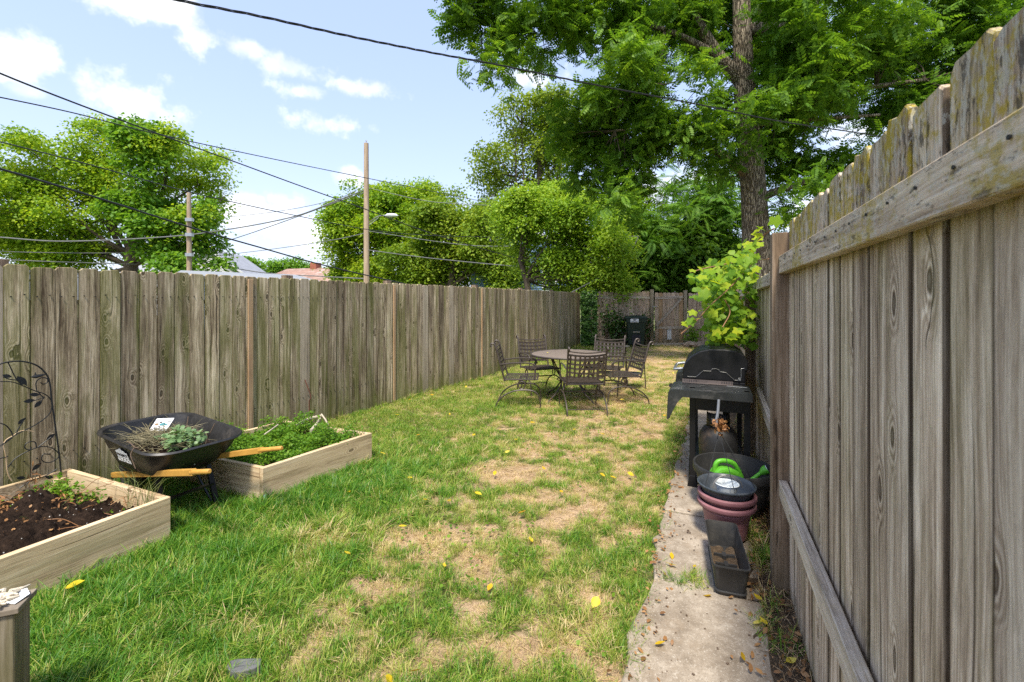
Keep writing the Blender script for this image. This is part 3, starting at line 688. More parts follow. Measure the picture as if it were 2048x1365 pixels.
def scatter_grass():
    Ps = []
    for (y0, y1, dens, k) in ((1.0, 3.2, 1150, 0), (3.2, 5.0, 850, 0), (5.0, 8.0, 520, 1), (8.0, 12.0, 300, 2), (12.0, 15.8, 190, 3)):
        n = int(dens * 11.5 * (y1 - y0)); X = rng.uniform(-4.2, 7.3, n); Y = rng.uniform(y0, y1, n)
        ok = (np.abs(X / Y) < 1.30); X, Y = X[ok], Y[ok]
        Ps.append((X, Y, np.full(len(X), k)))
    X = np.concatenate([p[0] for p in Ps]); Y = np.concatenate([p[1] for p in Ps]); K = np.concatenate([p[2] for p in Ps])
    q = lot_q(X, Y); s = X * UL.x + Y * UL.y
    edge = .665 + .05 * (fbm(s * 3, s * 0 + 5, 3) - .5) - .03 * np.maximum(0, s - 3)
    ok = (q > edge + rng.normal(0, .035, len(q))) | (s > 7.15); ok &= (q > .02) & ~left_of_fence(X, Y) & ~inpoly(X, Y, B1) & ~inpoly(X, Y, B2)
    X, Y, K, q = X[ok], Y[ok], K[ok], q[ok]
    dr = dryness(X, Y); clump = fbm(X * 7 + 90, Y * 7, 3)
    keep = rng.random(len(X)) < np.clip(1.0 - dr * 1.15 + (clump - .5) * 1.5 * sstep(dr, .05, .4), .34, 1)
    X, Y, K, q, dr, clump = X[keep], Y[keep], K[keep], q[keep], dr[keep], clump[keep]
    n = len(X); Z = (fbm(X * .8, Y * .8, 3) - .5) * .05 + (fbm(X * 6, Y * 6, 3) - .5) * .022
    lush = sstep(q, 1.9, 2.9) * (1 - sstep(Y, 3.4, 5.5)); pathedge = (1 - sstep(q, .75, 1.0))
    r = rng.random(n)
    ix = np.where(r < lush * .95, rng.integers(0, 3, n), np.where(r < .35 + .3 * pathedge, rng.integers(1, 4, n), rng.integers(3, 6, n)))
    ix = np.where((K == 0), ix, np.maximum(ix, 3))
    sc_ = rng.uniform(.75, 1.25, n) * (1 + .25 * (clump - .5)) * np.where(dr > .45, .8, 1)
    wide = np.choose(K, [1.0, 1.25, 1.6, 2.0]); hgt = np.choose(K, [1., 1.05, 1.05, 1.05])
    rot = np.stack([rng.normal(0, .16, n) + .12, rng.normal(0, .16, n) + .12 * lush, rng.uniform(0, 6.28, n)], 1)
    # longer lush grass leans the same way
    sc_ = sc_ * (.78 + .3 * lush); scl = np.stack([sc_ * wide * 1.05, sc_ * wide * 1.05, sc_ * hgt * .9], 1)
    dd = np.clip(dr * .8 + .14 * sstep(Y, 3.5, 8) + .22 * (1 - lush) + .25 * (fbm(X * 2.2 + 60, Y * 2.2, 3) - .5) + rng.normal(0, .07, n), 0, 1)
    # some dead blades among the green
    dd = np.where(rng.random(n) < .09 + .25 * dr, np.clip(dd + .5, 0, 1), dd)
    scatter('grass', np.stack([X, Y, Z], 1), rot, scl, ix, dd, GC)
    # weeds against fence feet
    Q = []
    for k in range(420):
        if k < 200:
            s = rng.uniform(.9, 6.5); p = on_lot(rng.uniform(-.02, .16), s)
            if rng.random() < .55: continue
        else:
            i = rng.integers(1, 4); t = rng.random(); p = LP[i].lerp(LP[i + 1], t); d = (LP[i + 1] - LP[i]).normalized(); p = p + Vector((d.y, -d.x, 0)) * rng.uniform(.02, .10)
        Q.append((p.x, p.y, .02))
    # tufts in the path joints
    for (px, py, c) in ((1400, 1172, 8), (1350, 1175, 5), (1520, 1130, 14), (1510, 1090, 8), (1545, 1130, 8), (1540, 1275, 7), (1300, 1000, 0)):
        b = G(px, py)
        for _ in range(c): Q.append((b.x + rng.normal(0, .03), b.y + rng.normal(0, .03), .03))
    Q = np.array(Q); m = len(Q)
    scatter('weed_grass', Q, np.stack([rng.normal(0, .35, m), rng.normal(0, .35, m), rng.uniform(0, 6.28, m)], 1), np.repeat(rng.uniform(.5, 1.25, m)[:, None], 3, 1), rng.integers(0, 6, m), np.clip(rng.normal(.35, .25, m), 0, 1), GC)
scatter_grass()

# ------------------------------------------------------------------ leaf builders
def rot_mats(yaw, pitch, roll):
    cy_, sy_ = np.cos(yaw), np.sin(yaw); cp, sp = np.cos(pitch), np.sin(pitch); cr, sr = np.cos(roll), np.sin(roll)
    Rz = np.stack([cy_, -sy_, 0 * cy_, sy_, cy_, 0 * cy_, 0 * cy_, 0 * cy_, 1 + 0 * cy_], 1).reshape(-1, 3, 3)
    Rx = np.stack([1 + 0 * cp, 0 * cp, 0 * cp, 0 * cp, cp, -sp, 0 * cp, sp, cp], 1).reshape(-1, 3, 3)
    Ry = np.stack([cr, 0 * cr, sr, 0 * cr, 1 + 0 * cr, 0 * cr, -sr, 0 * cr, cr], 1).reshape(-1, 3, 3)
    return Rz @ Rx @ Ry
def stamp(TV, TF, pos, R, scl):
    """copies of a template: returns verts, faces"""
    n = len(pos); V = np.einsum('nij,vj->nvi', R, TV) * scl[:, None, None] + pos[:, None, :]
    Fo = (TF[None] + (np.arange(n) * len(TV))[:, None, None]).reshape(-1, TF.shape[1])
    return V.reshape(-1, 3), Fo
LEAF_V = np.array([(0, 0, 0), (.32, .35, .06), (0, 1, -.08), (-.32, .35, .06), (.28, .7, .0), (-.28, .7, .0)], float)
LEAF_F = np.array([(0, 1, 3), (1, 4, 3), (4, 5, 3), (4, 2, 5)])
LEAF4_V = np.array([(0, 0, 0), (.38, .5, .1), (0, 1, -.08), (-.38, .5, .1)], float); LEAF4_F = np.array([(0, 1, 2), (0, 2, 3)])
def pinnate(pairs=8, L=1.0, lw=.075, ll=.26, droop=.35, ang=.9):
    V = []; Fc = []
    for k in range(pairs + 1):
        t = .16 + .84 * k / pairs; y = L * t * (1 - .1 * droop * t); z = -droop * L * t * t * .5
        sz = ll * (1.0 if t < .6 else 1 - .45 * (t - .6) / .4) * (.75 + .5 * min(1, t * 2) * .5)
        for sgn in ((-1, 1) if k < pairs else (0,)):
            a = ang * sgn; dx, dy = math.sin(a), math.cos(a); b = len(V); w = lw * sz / ll
            px_, py_ = -dy, dx
            V += [(0, y, z), (dx * sz * .45 + px_ * w, y + dy * sz * .45 + py_ * w, z - .02), (dx * sz, y + dy * sz, z - .07 * abs(sgn) - .02), (dx * sz * .45 - px_ * w, y + dy * sz * .45 - py_ * w, z - .02)]
            Fc += [(b, b + 1, b + 2), (b, b + 2, b + 3)]
    b = len(V); V += [(-.006, 0, 0), (.006, 0, 0), (0, L, -droop * L * .5)]; Fc.append((b, b + 1, b + 2))
    return np.array(V, float), np.array(Fc)

def sprays(blobs, n_spray, per, spread, kind='leaf', size=.12, flat=.45, shell=.35, lobes=12):
    """blobs: (center, rx, ry, rz, weight). returns (pos, R, scale, spray centres)"""
    if lobes:
        nb = []
        for (c, rx, ry, rz, wt) in blobs:
            nb.append((c, rx * .72, ry * .72, rz * .72, wt * .38))
            for _ in range(lobes):
                u = Vector((random.gauss(0, 1), random.gauss(0, 1), random.gauss(.15, 1))).normalized(); k = random.uniform(.22, .42); q = random.uniform(.7, 1.12)
                nb.append((Vector(c) + Vector((u.x * rx, u.y * ry, u.z * rz)) * q, rx * k * 1.15, ry * k * 1.15, max(rz * k * .8, .12), wt * random.uniform(.6, 2.2)))
        blobs = nb
    w = np.array([b[4] * b[1] * b[3] for b in blobs], float); w /= w.sum()
    bi = rng.choice(len(blobs), n_spray, p=w)
    C = np.array([tuple(b[0]) for b in blobs])[bi]; Rr = np.array([(b[1], b[2], b[3]) for b in blobs])[bi]
    u = rng.normal(size=(n_spray, 3)); u /= np.linalg.norm(u, axis=1)[:, None]
    rad = (shell + (1 - shell) * rng.random(n_spray)) ** .6
    cen = C + u * Rr * rad[:, None]
    ci = np.repeat(np.arange(n_spray), per); n = len(ci)
    off = rng.normal(size=(n, 3)) * np.array([spread, spread, spread * flat])
    # sprays hang a little outward
    pos = cen[ci] + off; pos[:, 2] -= .35 * (off[:, 0] ** 2 + off[:, 1] ** 2) / max(spread, .01)
    out = np.arctan2(off[:, 0], off[:, 1]) * -1
    yaw = out + rng.normal(0, .7, n); pitch = rng.normal(-.45, .45, n); roll = rng.normal(0, .5, n)
    return pos, rot_mats(yaw, pitch, roll), size * rng.uniform(.7, 1.3, n), cen
def pin_sprays(blobs, n_spray, per, size):
    pos, R, s, cen = sprays(blobs, n_spray, 1, .01, size=size, lobes=9)
    n = n_spray * per; ci = np.repeat(np.arange(n_spray), per)
    ax = rng.uniform(0, 6.28, n_spray)[ci]; yaw = ax + (np.tile(np.arange(per), n_spray) * 2.4) + rng.normal(0, .3, n)
    pitch = rng.normal(-.15, .5, n); roll = rng.normal(0, .5, n)
    pos = cen[ci] + rng.normal(0, .17, (n, 3)); return pos, rot_mats(yaw, pitch, roll), size * rng.uniform(.7, 1.25, n), cen

def px_blobs(lst, Y, dy=0.):
    """(px,py,rx_px,ry_px[,weight[,Y]]) -> world blobs"""
    out = []
    for b in lst:
        yy = b[5] if len(b) > 5 else Y + random.uniform(-dy, dy); c = D(b[0], b[1], yy)
        rx = b[2] / F * yy; rz = b[3] / F * yy; out.append((c, rx, min(rx, rz * 1.3) * 1.0, rz, b[4] if len(b) > 4 else 1.))
    return out
def limb(mb, a, b, r0, r1, bend=.12, n=6, k=6):
    a, b = Vector(a), Vector(b); L = (b - a).length; perp = Vector((random.gauss(0, 1), random.gauss(0, 1), random.gauss(0, .4))).normalized()
    pts = [a.lerp(b, t / k) + perp * (math.sin(math.pi * t / k) * bend * L) + Vector((0, 0, -.0)) for t in range(k + 1)]
    mb.tube(pts, [r0 + (r1 - r0) * t / k for t in range(k + 1)], n, cap=False); return pts
def tree(name, label, base, trunk_top, r0, blobs, n_spray, per, spread, size, lmat, bmat=None, kind='leaf', nlimb=None, group=None, trunk_pts=None, pairs=8, extra=None, twigs=60, cat='tree'):
    bmat = bmat or bark_dark
    root = thing(name, label, cat, base, group)
    inv = -Vector(base)
    mb = MB(); base = Vector(base); top = Vector(trunk_top)
    pts = trunk_pts or [base.lerp(top, t / 5) + Vector((random.gauss(0, .04), random.gauss(0, .04), 0)) * (t > 0) for t in range(6)]
    m = len(pts) - 1
    mb.tube(pts, [r0 * (1.25 if i == 0 else 1) * (1 - .5 * i / m) for i in range(m + 1)], 16 if bmat is bark_m else 10, cap=False)
    mb.build('trunk', bmat, root, smooth=True)
    tips = []
    for b in blobs + [(Vector(q[0]) + Vector((random.gauss(0, .5) * q[1], 0, random.gauss(.1, .5) * q[3])), 0, 0, 0) for q in blobs]:
        lm = MB(); st = pts[random.randint(max(1, m // 2), m)]; c = Vector(b[0])
        if c.z < st.z: st = pts[max(1, m // 2)]
        q = limb(lm, st, st.lerp(c, .92), r0 * .30, r0 * .07); lm.build('branch', bmat, root, smooth=True); tips.append(q)
    if kind == 'leaf': pos, R, s, cen = sprays(blobs, n_spray, per, spread, size=size); TV, TF = (LEAF4_V, LEAF4_F)
    else: pos, R, s, cen = pin_sprays(blobs, n_spray, per, size); TV, TF = pinnate(pairs, lw=.032, ll=.22)
    Vv, Ff = stamp(TV, TF, pos, R, s)
    np_mesh('crown', Vv - np.array(tuple(base)), Ff, lmat, root)
    # fine twigs inside the crown
    tw = MB()
    allp = [p for q in tips for p in q[2:]]
    if allp:
        A = np.array([tuple(p) for p in allp])
        for k in rng.choice(len(cen), min(twigs, len(cen)), replace=False):
            c = cen[k]; j = np.argmin(((A - c) ** 2).sum(1)); limb(tw, A[j], Vector(c), r0 * .07, r0 * .02, n=4, k=4)
        tw.build('twigs', bmat, root, kind='stuff')
    if extra: extra(root, base)
    return root

# left maple, partly swallowed by dark climbing foliage
mapleb = px_blobs([(120, 330, 95, 60), (205, 290, 75, 42), (50, 410, 85, 70), (150, 430, 90, 60), (20, 490, 60, 40), (370, 320, 65, 55), (405, 365, 40, 50), (300, 290, 50, 40), (100, 505, 90, 28, .8), (230, 380, 70, 60, .8), (-60, 440, 80, 80), (190, 500, 60, 25, .5), (395, 440, 35, 30, .5)], 31, 2.5)
ivyb = px_blobs([(285, 300, 48, 48), (290, 380, 55, 60), (300, 450, 60, 45), (370, 450, 62, 52), (270, 262, 30, 22), (325, 265, 28, 18), (360, 540, 75, 40), (340, 500, 50, 30), (400, 410, 28, 25)], 29.5, 1.2)
def ivy_extra(root, base):
    pos, R, s, cen = sprays(ivyb, 560, 34, .34, size=.25); Vv, Ff = stamp(LEAF4_V, LEAF4_F, pos, R, s)
    np_mesh('climbing_foliage', Vv - np.array(tuple(base)), Ff, leaf_green, root, label='dark green climbing foliage over the crown')
tb = G(265, 600 + CH * F / 31)
tree('maple_tree', 'broad yellow-green tree with a dark green climber up its middle, beyond the left fence', tb, D(285, 470, 31), .5, mapleb, 2300, 36, .42, .19, leaf_maple, extra=ivy_extra, twigs=150,
     trunk_pts=[tb, D(265, 570, 31), D(262, 535, 31), D(262, 505, 31), D(285, 440, 31.3), D(295, 380, 31.3)])
# middle trees
tb = G(770, 600 + CH * F / 29)
tree('leafy_tree', 'rounded yellow-green tree just right of the taller utility pole', tb, D(770, 450, 29), .34,
     px_blobs([(700, 430, 40, 45), (735, 395, 60, 30), (795, 395, 55, 30), (840, 410, 45, 40), (690, 500, 35, 45), (740, 470, 65, 60), (810, 470, 65, 55), (720, 545, 50, 30), (790, 545, 70, 30)], 29, 1.5), 1900, 36, .38, .17, leaf_maple)
tb = G(900, 600 + CH * F / 26)
tree('leafy_tree', 'fresh green tree standing between the yellow-green and the lime trees beyond the fence', tb, D(910, 450, 26), .28,
     px_blobs([(880, 430, 45, 40), (900, 470, 60, 55), (960, 470, 50, 45), (850, 530, 70, 45), (930, 540, 75, 40), (975, 430, 40, 35), (905, 390, 28, 18, .4), (1000, 520, 40, 50)], 26, 1.2), 1800, 36, .34, .16,
     leafmat('fresh_leaves', [(0, (.09, .18, .014)), (.5, (.19, .30, .025)), (1, (.36, .42, .04))]))
tb = G(1075, 600 + CH * F / 30)
tree('leafy_tree', 'tall airy olive-green tree rising behind the lime tree in the centre', tb, D(1080, 300, 30), .35,
     px_blobs([(1040, 225, 45, 32, .8), (1095, 225, 55, 35, .8), (1000, 310, 45, 30, .7), (1055, 290, 45, 40, .6), (990, 370, 40, 25, .7), (1120, 300, 60, 60, .8), (1060, 360, 60, 40, .6), (1150, 230, 60, 60), (1130, 400, 70, 40), (975, 345, 20, 40, .7)], 30, 1.5), 800, 32, .42, .19, leaf_tall, twigs=200)
tb = G(1058, 600 + CH * F / 17)
tree('leafy_tree', 'lime-green bushy tree in the centre behind the end of the left fence', tb, D(1050, 520, 17), .14,
     px_blobs([(1110, 405, 65, 35), (1060, 430, 50, 40), (1170, 430, 65, 45), (1090, 470, 75, 40), (1200, 490, 60, 50), (1150, 530, 80, 45), (1080, 530, 45, 30, .5), (1225, 555, 50, 30), (1030, 410, 30, 30), (1060, 392, 40, 20), (1170, 575, 60, 18)], 17, 1.), 1700, 36, .24, .10, leaf_lime,
     trunk_pts=[tb, D(1060, 600, 17), D(1052, 560, 17), D(1040, 520, 17), D(1055, 480, 17)])
tb = G(1330, 600 + CH * F / 20)
tree('leafy_tree', 'dark green dense trees behind the gate in shade', tb, D(1330, 480, 20), .3,
     px_blobs([(1260, 480, 60, 70), (1330, 470, 70, 60), (1300, 550, 90, 50), (1400, 520, 90, 70), (1480, 540, 90, 60), (1250, 420, 45, 40), (1215, 580, 60, 25), (1560, 560, 80, 60), (1650, 600, 90, 60)], 20, 1.5), 1700, 34, .36, .17, leaf_dark)
# tree of heaven in front of it
tb = G(1440, 600 + CH * F / 18.2)
tree('sumac_tree', 'green feathery-leaved tree leaning above the far right corner of the yard', tb, D(1440, 480, 18.2), .12,
     px_blobs([(1390, 420, 60, 40), (1440, 380, 50, 35), (1340, 450, 45, 40), (1400, 500, 80, 50), (1470, 450, 50, 50), (1330, 520, 60, 40), (1460, 540, 70, 40), (1370, 365, 35, 25, .6), (1310, 480, 40, 30), (1420, 560, 80, 22)], 18.2, .5), 330, 6, .3, .85, leaf_sumac, kind='pin', pairs=11)
# the big walnut: trunk beyond the right fence
YW = 11.0
wtr = [G(1515, 600 + CH * F / YW), D(1514, 640, YW), D(1512, 520, YW), D(1510, 440, YW), D(1503, 330, YW), D(1492, 220, YW), D(1486, 120, YW), D(1483, 20, YW), D(1482, -120, YW), D(1490, -300, YW)]
walnutL = px_blobs([(960, 20, 75, 30), (1040, 55, 85, 50), (985, 115, 45, 30, .8), (1075, 115, 30, 20, .6), (1130, 20, 70, 40), (930, -40, 90, 40), (1010, 150, 20, 15, .5), (1200, 50, 80, 65), (1290, 80, 75, 70), (1215, 150, 75, 50),
     (1165, 235, 65, 55), (1250, 270, 75, 60), (1330, 260, 60, 45), (1200, 330, 60, 45), (1275, 350, 55, 50), (1300, 180, 60, 45), (1385, 55, 75, 60), (1400, 140, 45, 45), (1245, 410, 28, 30, .5), (1440, 200, 40, 40)], 10.6, 1.3)
walnutR = px_blobs([(1385, 270, 55, 35), (1450, 300, 60, 40), (1410, 320, 50, 25), (1500, 250, 55, 60), (1540, 330, 50, 60),
     (1590, 40, 100, 60), (1710, 60, 110, 70), (1840, 40, 120, 70), (1970, 20, 110, 70), (1600, 150, 90, 65), (1720, 170, 110, 60), (1850, 140, 110, 65), (1960, 100, 90, 50),
     (1610, 260, 75, 45), (1640, 330, 60, 35), (1780, 240, 90, 40, .9), (1620, 400, 70, 45), (1700, 340, 70, 35), (1570, 430, 60, 30, .7), (1880, 210, 70, 40), (1530, 130, 60, 50), (1570, 210, 60, 50)], 10.6, 1.4)
walnutB = px_blobs([(1445, 70, 60, 60), (1540, 60, 60, 60), (1420, -20, 80, 50), (1540, 170, 50, 50), (1560, 0, 60, 50)], 12.4, .3)
walnutT = px_blobs([(1200, -120, 180, 110), (1500, -180, 180, 120), (1800, -150, 200, 110), (2100, -60, 150, 110), (2150, 120, 100, 100)], 10.6, 1.)
root = thing('walnut_tree', 'huge tree with furrowed grey trunk and feathery leaves overhanging from beyond the right fence', 'tree', wtr[0])
mb = MB(); cp = curve_pts(wtr, 3); nn = len(cp)
mb.tube(cp, [.37 * (1.25 if i == 0 else 1) * (1 - .62 * i / nn) for i in range(nn)], 20, cap=False); mb.build('trunk', bark_m, root, smooth=True)
def wl(a, b, c, r0, r1, Y2=None):
    mb = MB(); p = curve_pts([D(*a), D(*b), D(*c)], 5); mb.tube(p, [r0 + (r1 - r0) * i / (len(p) - 1) for i in range(len(p))], 10, cap=False); mb.build('limb', bark_m, root, smooth=True); return p
LB = [wl((1497, 350, YW), (1465, 325, 10.8), (1400, 285, 10.6), .15, .05), wl((1490, 165, YW), (1435, 110, 10.9), (1360, -20, 10.7), .2, .09), wl((1490, 60, YW), (1590, 52, 10.8), (1640, -10, 10.6), .17, .07),
      wl((1400, 285, 10.6), (1330, 260, 10.5), (1230, 262, 10.4), .06, .025), wl((1510, 400, YW), (1590, 370, 10.9), (1720, 330, 10.8), .11, .04), wl((1435, 110, 10.9), (1330, 60, 10.6), (1200, 40, 10.4), .09, .03),
      wl((1200, 40, 10.4), (1080, 30, 10.3), (960, 50, 10.2), .035, .015), wl((1498, 200, YW), (1620, 190, 10.6), (1850, 160, 10.4), .11, .04), wl((1330, 60, 10.6), (1310, 150, 10.5), (1230, 220, 10.4), .04, .015), wl((1500, 250, YW), (1620, 240, 10.6), (1760, 230, 10.4), .07, .03)]
allp = np.array([tuple(p) for q in LB for p in q]); TV, TF = pinnate(5, lw=.085, ll=.29, droop=.2)
tw = MB()
for nm, bl, ns in (('crown', walnutL, 1150), ('crown', walnutR, 1650), ('crown', walnutB, 420), ('crown', walnutT, 400)):
    pos, R, s, cen = pin_sprays(bl, ns, 9, .33)
    pxx = HX + F * pos[:, 0] / pos[:, 1]; pyy = HY - F * (pos[:, 2] - CH) / pos[:, 1]; tx = np.interp(pyy, [-100, 20, 220, 330, 440, 520], [1482, 1483, 1492, 1503, 1510, 1512])
    kp = ~((np.abs(pxx - tx) < 48) & (pos[:, 1] < 11.35) & (rng.random(len(pos)) > np.where((pyy > 190) & (pyy < 395), .42, .06)))
    for (hx, hy, hrx, hry) in ((1375, 185, 48, 38), (1345, 365, 55, 40), (1690, 262, 50, 26), (1105, 75, 28, 20), (1640, 400, 60, 22), (1450, 150, 22, 30)):
        kp &= ~((((pxx - hx) / hrx) ** 2 + ((pyy - hy) / hry) ** 2 < 1) & (rng.random(len(pos)) < .88))
    pos, R, s = pos[kp], R[kp], s[kp]; Vv, Ff = stamp(TV, TF, pos, R, s)
    np_mesh(nm, Vv - np.array(tuple(wtr[0])), Ff, leaf_walnut, root)
    for k in rng.choice(len(cen), 130, replace=False):
        c = cen[k]; j = np.argmin(((allp - c) ** 2).sum(1))
        if ((allp[j] - c) ** 2).sum() > 2.2: continue
        limb(tw, allp[j], Vector(c), .018, .005, n=4, k=5)
tw.build('twigs', bark_dark, root, kind='stuff')
# distant trees behind the roofs
for (px, rx, Y, lab) in ((490, 26, 70, 'small far tree left of the rusty roof'), (575, 38, 75, 'small far tree directly above the rusty roof')):
    tb = G(px, 600 + CH * F / Y)
    tree('distant_tree', lab, tb, D(px, 560, Y), .3, px_blobs([(px, 535, rx, 16), (px + 12, 528, rx * .6, 14), (px - 14, 540, rx * .7, 10)], Y, 1), 200, 24, .6, .38, leaf_green, twigs=10)
# low shrubs over the left fence line far end (beyond)
tb = Vector((1.5, 19, 0))

# ------------------------------------------------------------------ buildings
siding_w = simple('white_siding', (.72, .73, .74), .6, .3, 0, .06, 3)
siding_b = simple('blue_siding', (.16, .25, .38), .6, .3, 0, .1, 3)
siding_g = simple('grey_blue_siding', (.38, .46, .50), .6, .3, 0, .1, 3)
roof_g = simple('grey_shingles', (.30, .31, .34), .9, .2, 0, .2, 8)
roof_d = simple('dark_shingles', (.10, .105, .12), .9, .2, 0, .25, 8)
roof_r = simple('rusty_metal_roof', (.32, .20, .16), .8, .2, 0, .35, 3, dirt=((.45, .42, .40), .8))
roof_l = simple('pale_metal_roof', (.27, .28, .29), .5, .4, 0, .08, 2)
glassm = simple('window_glass', (.05, .06, .08), .1, .6)
brickm = simple('red_brick', (.32, .12, .08), .9, .2, 0, .3, 12)
def gable(name, label, c, w, d, eave, ridge, yaw, wmat, rmat, over=.3, windows=(), chimney=None, clap=True):
    """ridge runs along local y; gable end faces local -y"""
    M = Matrix.Translation(Vector(c)) @ Matrix.Rotation(yaw, 4, 'Z'); root = thing(name, label, 'house', M)
    mb = MB(); mb.prism([(-w / 2, 0), (w / 2, 0), (w / 2, eave), (0, ridge), (-w / 2, eave)], -d / 2, d / 2, lambda a, b, q: (a, q, b)); mb.build('wall', wmat, root, local=True)
    if clap:
        cb = MB(); z = .2
        while z < ridge - .15:
            hw = w / 2 if z < eave else w / 2 * (ridge - z) / (ridge - eave)
            cb.box((0, -d / 2 - .012, z), (hw * 2 - .04, .02, .10)); z += .16
        cb.build('clapboards', wmat, root, local=True, kind='stuff')
    sl = math.atan2(ridge - eave, w / 2)
    for sgn in (-1, 1):
        rb = MB(); L = (w / 2 + over) / math.cos(sl); cx = sgn * (w / 2 + over) / 2; cz = ridge + .06 - (w / 2 + over) / 2 * math.tan(sl)
        rb.box((cx, 0, cz), (L, d + over * 2, .09), Matrix.Rotation(sgn * sl, 3, 'Y')); rb.build('roof', rmat, root, local=True)
        fb = MB(); fb.box((cx, -d / 2 - over - .02, cz - .03), (L, .035, .16), Matrix.Rotation(sgn * sl, 3, 'Y')); fb.build('bargeboard', siding_w, root, local=True)
    for (x, z, ww, hh) in windows:
        f = MB(); f.box((x, -d / 2 - .05, z), (ww + .24, .06, hh + .24)); fo = f.build('window', siding_w, root, local=True)
        gm = MB(); gm.box((0, 0, 0), (ww, .03, hh)); go = link('pane', gm.mesh('pane', glassm), fo, M @ Matrix.Translation((x, -d / 2 - .085, z)))
        sb = MB(); sb.box((0, 0, 0), (ww, .03, .05)); link('sash_bar', sb.mesh('sash_bar', siding_w), fo, M @ Matrix.Translation((x, -d / 2 - .10, z)))
    if chimney:
        cbx = MB(); cbx.box(chimney, (.6, .6, 1.4)); cbx.build('chimney', brickm, root, local=True)
    return root
def hz_at(py, Y): return CH + (HY - py) / F * Y
Y = 40; gable('house', 'white gabled house peeking right of the shorter utility pole', ((395 - HX) / F * Y, Y + 4, 0), 5.6, 8, hz_at(545, Y), hz_at(497, Y), math.radians(12), siding_w, roof_g, windows=((0, 2.2, .9, 1.3),))
Y = 46; gable('house', 'pale grey roofed house behind the trunk of the yellow-green tree', ((292 - HX) / F * Y, Y + 3, 0), 5, 7, hz_at(545, Y), hz_at(502, Y), math.radians(80), siding_w, roof_g)
Y = 34; gable('house', 'low house with patchy rust-red metal roof', ((618 - HX) / F * Y, Y + 3, 0), 7, 7.5, hz_at(570, Y), hz_at(533, Y), math.radians(70), siding_w, roof_r, clap=False, chimney=(0, 1.0, 3.9))
Y = 38; gable('house', 'dark roofed house with pale blue gable left of the taller pole', ((690 - HX) / F * Y, Y + 3, 0), 5.6, 7, hz_at(565, Y), hz_at(530, Y), math.radians(18), siding_g, roof_d)
Y = 26; gable('house', 'blue clapboard house with white framed window glimpsed between the trees', ((1050 - HX) / F * Y, Y + 3, 0), 6.2, 6, 4.4, 5.6, 0, siding_b, roof_d, windows=((-1.28, 2.72, .62, 1.15), (1.4, 2.72, .62, 1.15)), over=.15)
# neighbour's low shed roof just behind the left fence
Mx = Matrix.Identity(4)
sh = thing('garden_shed', 'low shed with a pale metal roof just behind the left fence', 'shed', (-5.0, 10.2, 0))
a, b = D(368, 541, 9.2), D(350, 545, 8.2); c_, d_ = D(610, 552, 12.0), D(640, 560, 10.5)
mb = MB(); th = Vector((0, 0, -.07))
A, B, C_, D_ = D(362, 541, 9.6), D(345, 549, 8.3), D(655, 566, 11.6), D(590, 550, 13.8)
mb.add([A, B, C_, D_, A + th, B + th, C_ + th, D_ + th], [(0, 1, 2, 3), (4, 7, 6, 5), (0, 4, 5, 1), (1, 5, 6, 2), (2, 6, 7, 3), (3, 7, 4, 0)]); mb.build('roof', roof_l, sh)
mb = MB()
ins_ = [P.lerp((A + B + C_ + D_) / 4, .06) for P in (A, B, C_, D_)]
mb.add([Vector((p.x, p.y, 0)) for p in ins_] + [p - Vector((0, 0, .08)) for p in ins_], [(0, 1, 5, 4), (1, 2, 6, 5), (2, 3, 7, 6), (3, 0, 4, 7)]); mb.build('wall', siding_w, sh)

# ------------------------------------------------------------------ utility poles and cables
def pole(px, ytop, Y, r, label):
    base = G(px, HY + CH * F / Y); top = D(px - 1, ytop, Y); root = thing('utility_pole', label, 'utility pole', base)
    H = top.z; me = MB(); me.tube([(0, 0, 0), ((top - base).x * .5, 0, H * .5), ((top - base).x, 0, H)], [r * 1.15, r, r * .85], 12); me.build('pole', polem, root, local=True, smooth=True); return root, base, top
p1, b1_, t1_ = pole(733.5, 287, 24, .145, 'taller bare wooden utility pole with a street lamp arm')
mb = MB(); pp = [D(737, 447, 24), D(755, 434, 23.8), D(775, 431, 23.6)]; mb.tube(curve_pts(pp, 4), .035, 8); mb.tube([D(737, 452, 24), D(757, 436, 23.8)], .02, 6); mb.build('lamp_arm', steel, p1, smooth=True)
mb = MB(); mb.lathe([(0, .12), (.16, .10), (.22, 0), (.17, -.06), (0, -.08)], (0, 0, 0), 14, 1.6, .8); q = D(783, 432, 23.5); mb.v = [tuple(Vector(v) + q) for v in mb.v]; mb.build('lamp_head', whitepl, p1, smooth=True)
mb = MB(); mb.lathe([(0, 0), (.03, .02), (.02, .1), (.05, .12), (0, .2)], t1_ + Vector((0, 0, 0)), 8); mb.build('insulator', steel, p1)
p2, b2_, t2_ = pole(379, 386, 25, .125, 'shorter grey utility pole in front of the yellow-green tree')
mb = MB()
for z in (510, 470, 440): mb.box(D(379, z, 24.85), (.35, .2, .18))
mb.build('bracket', steel, p2)
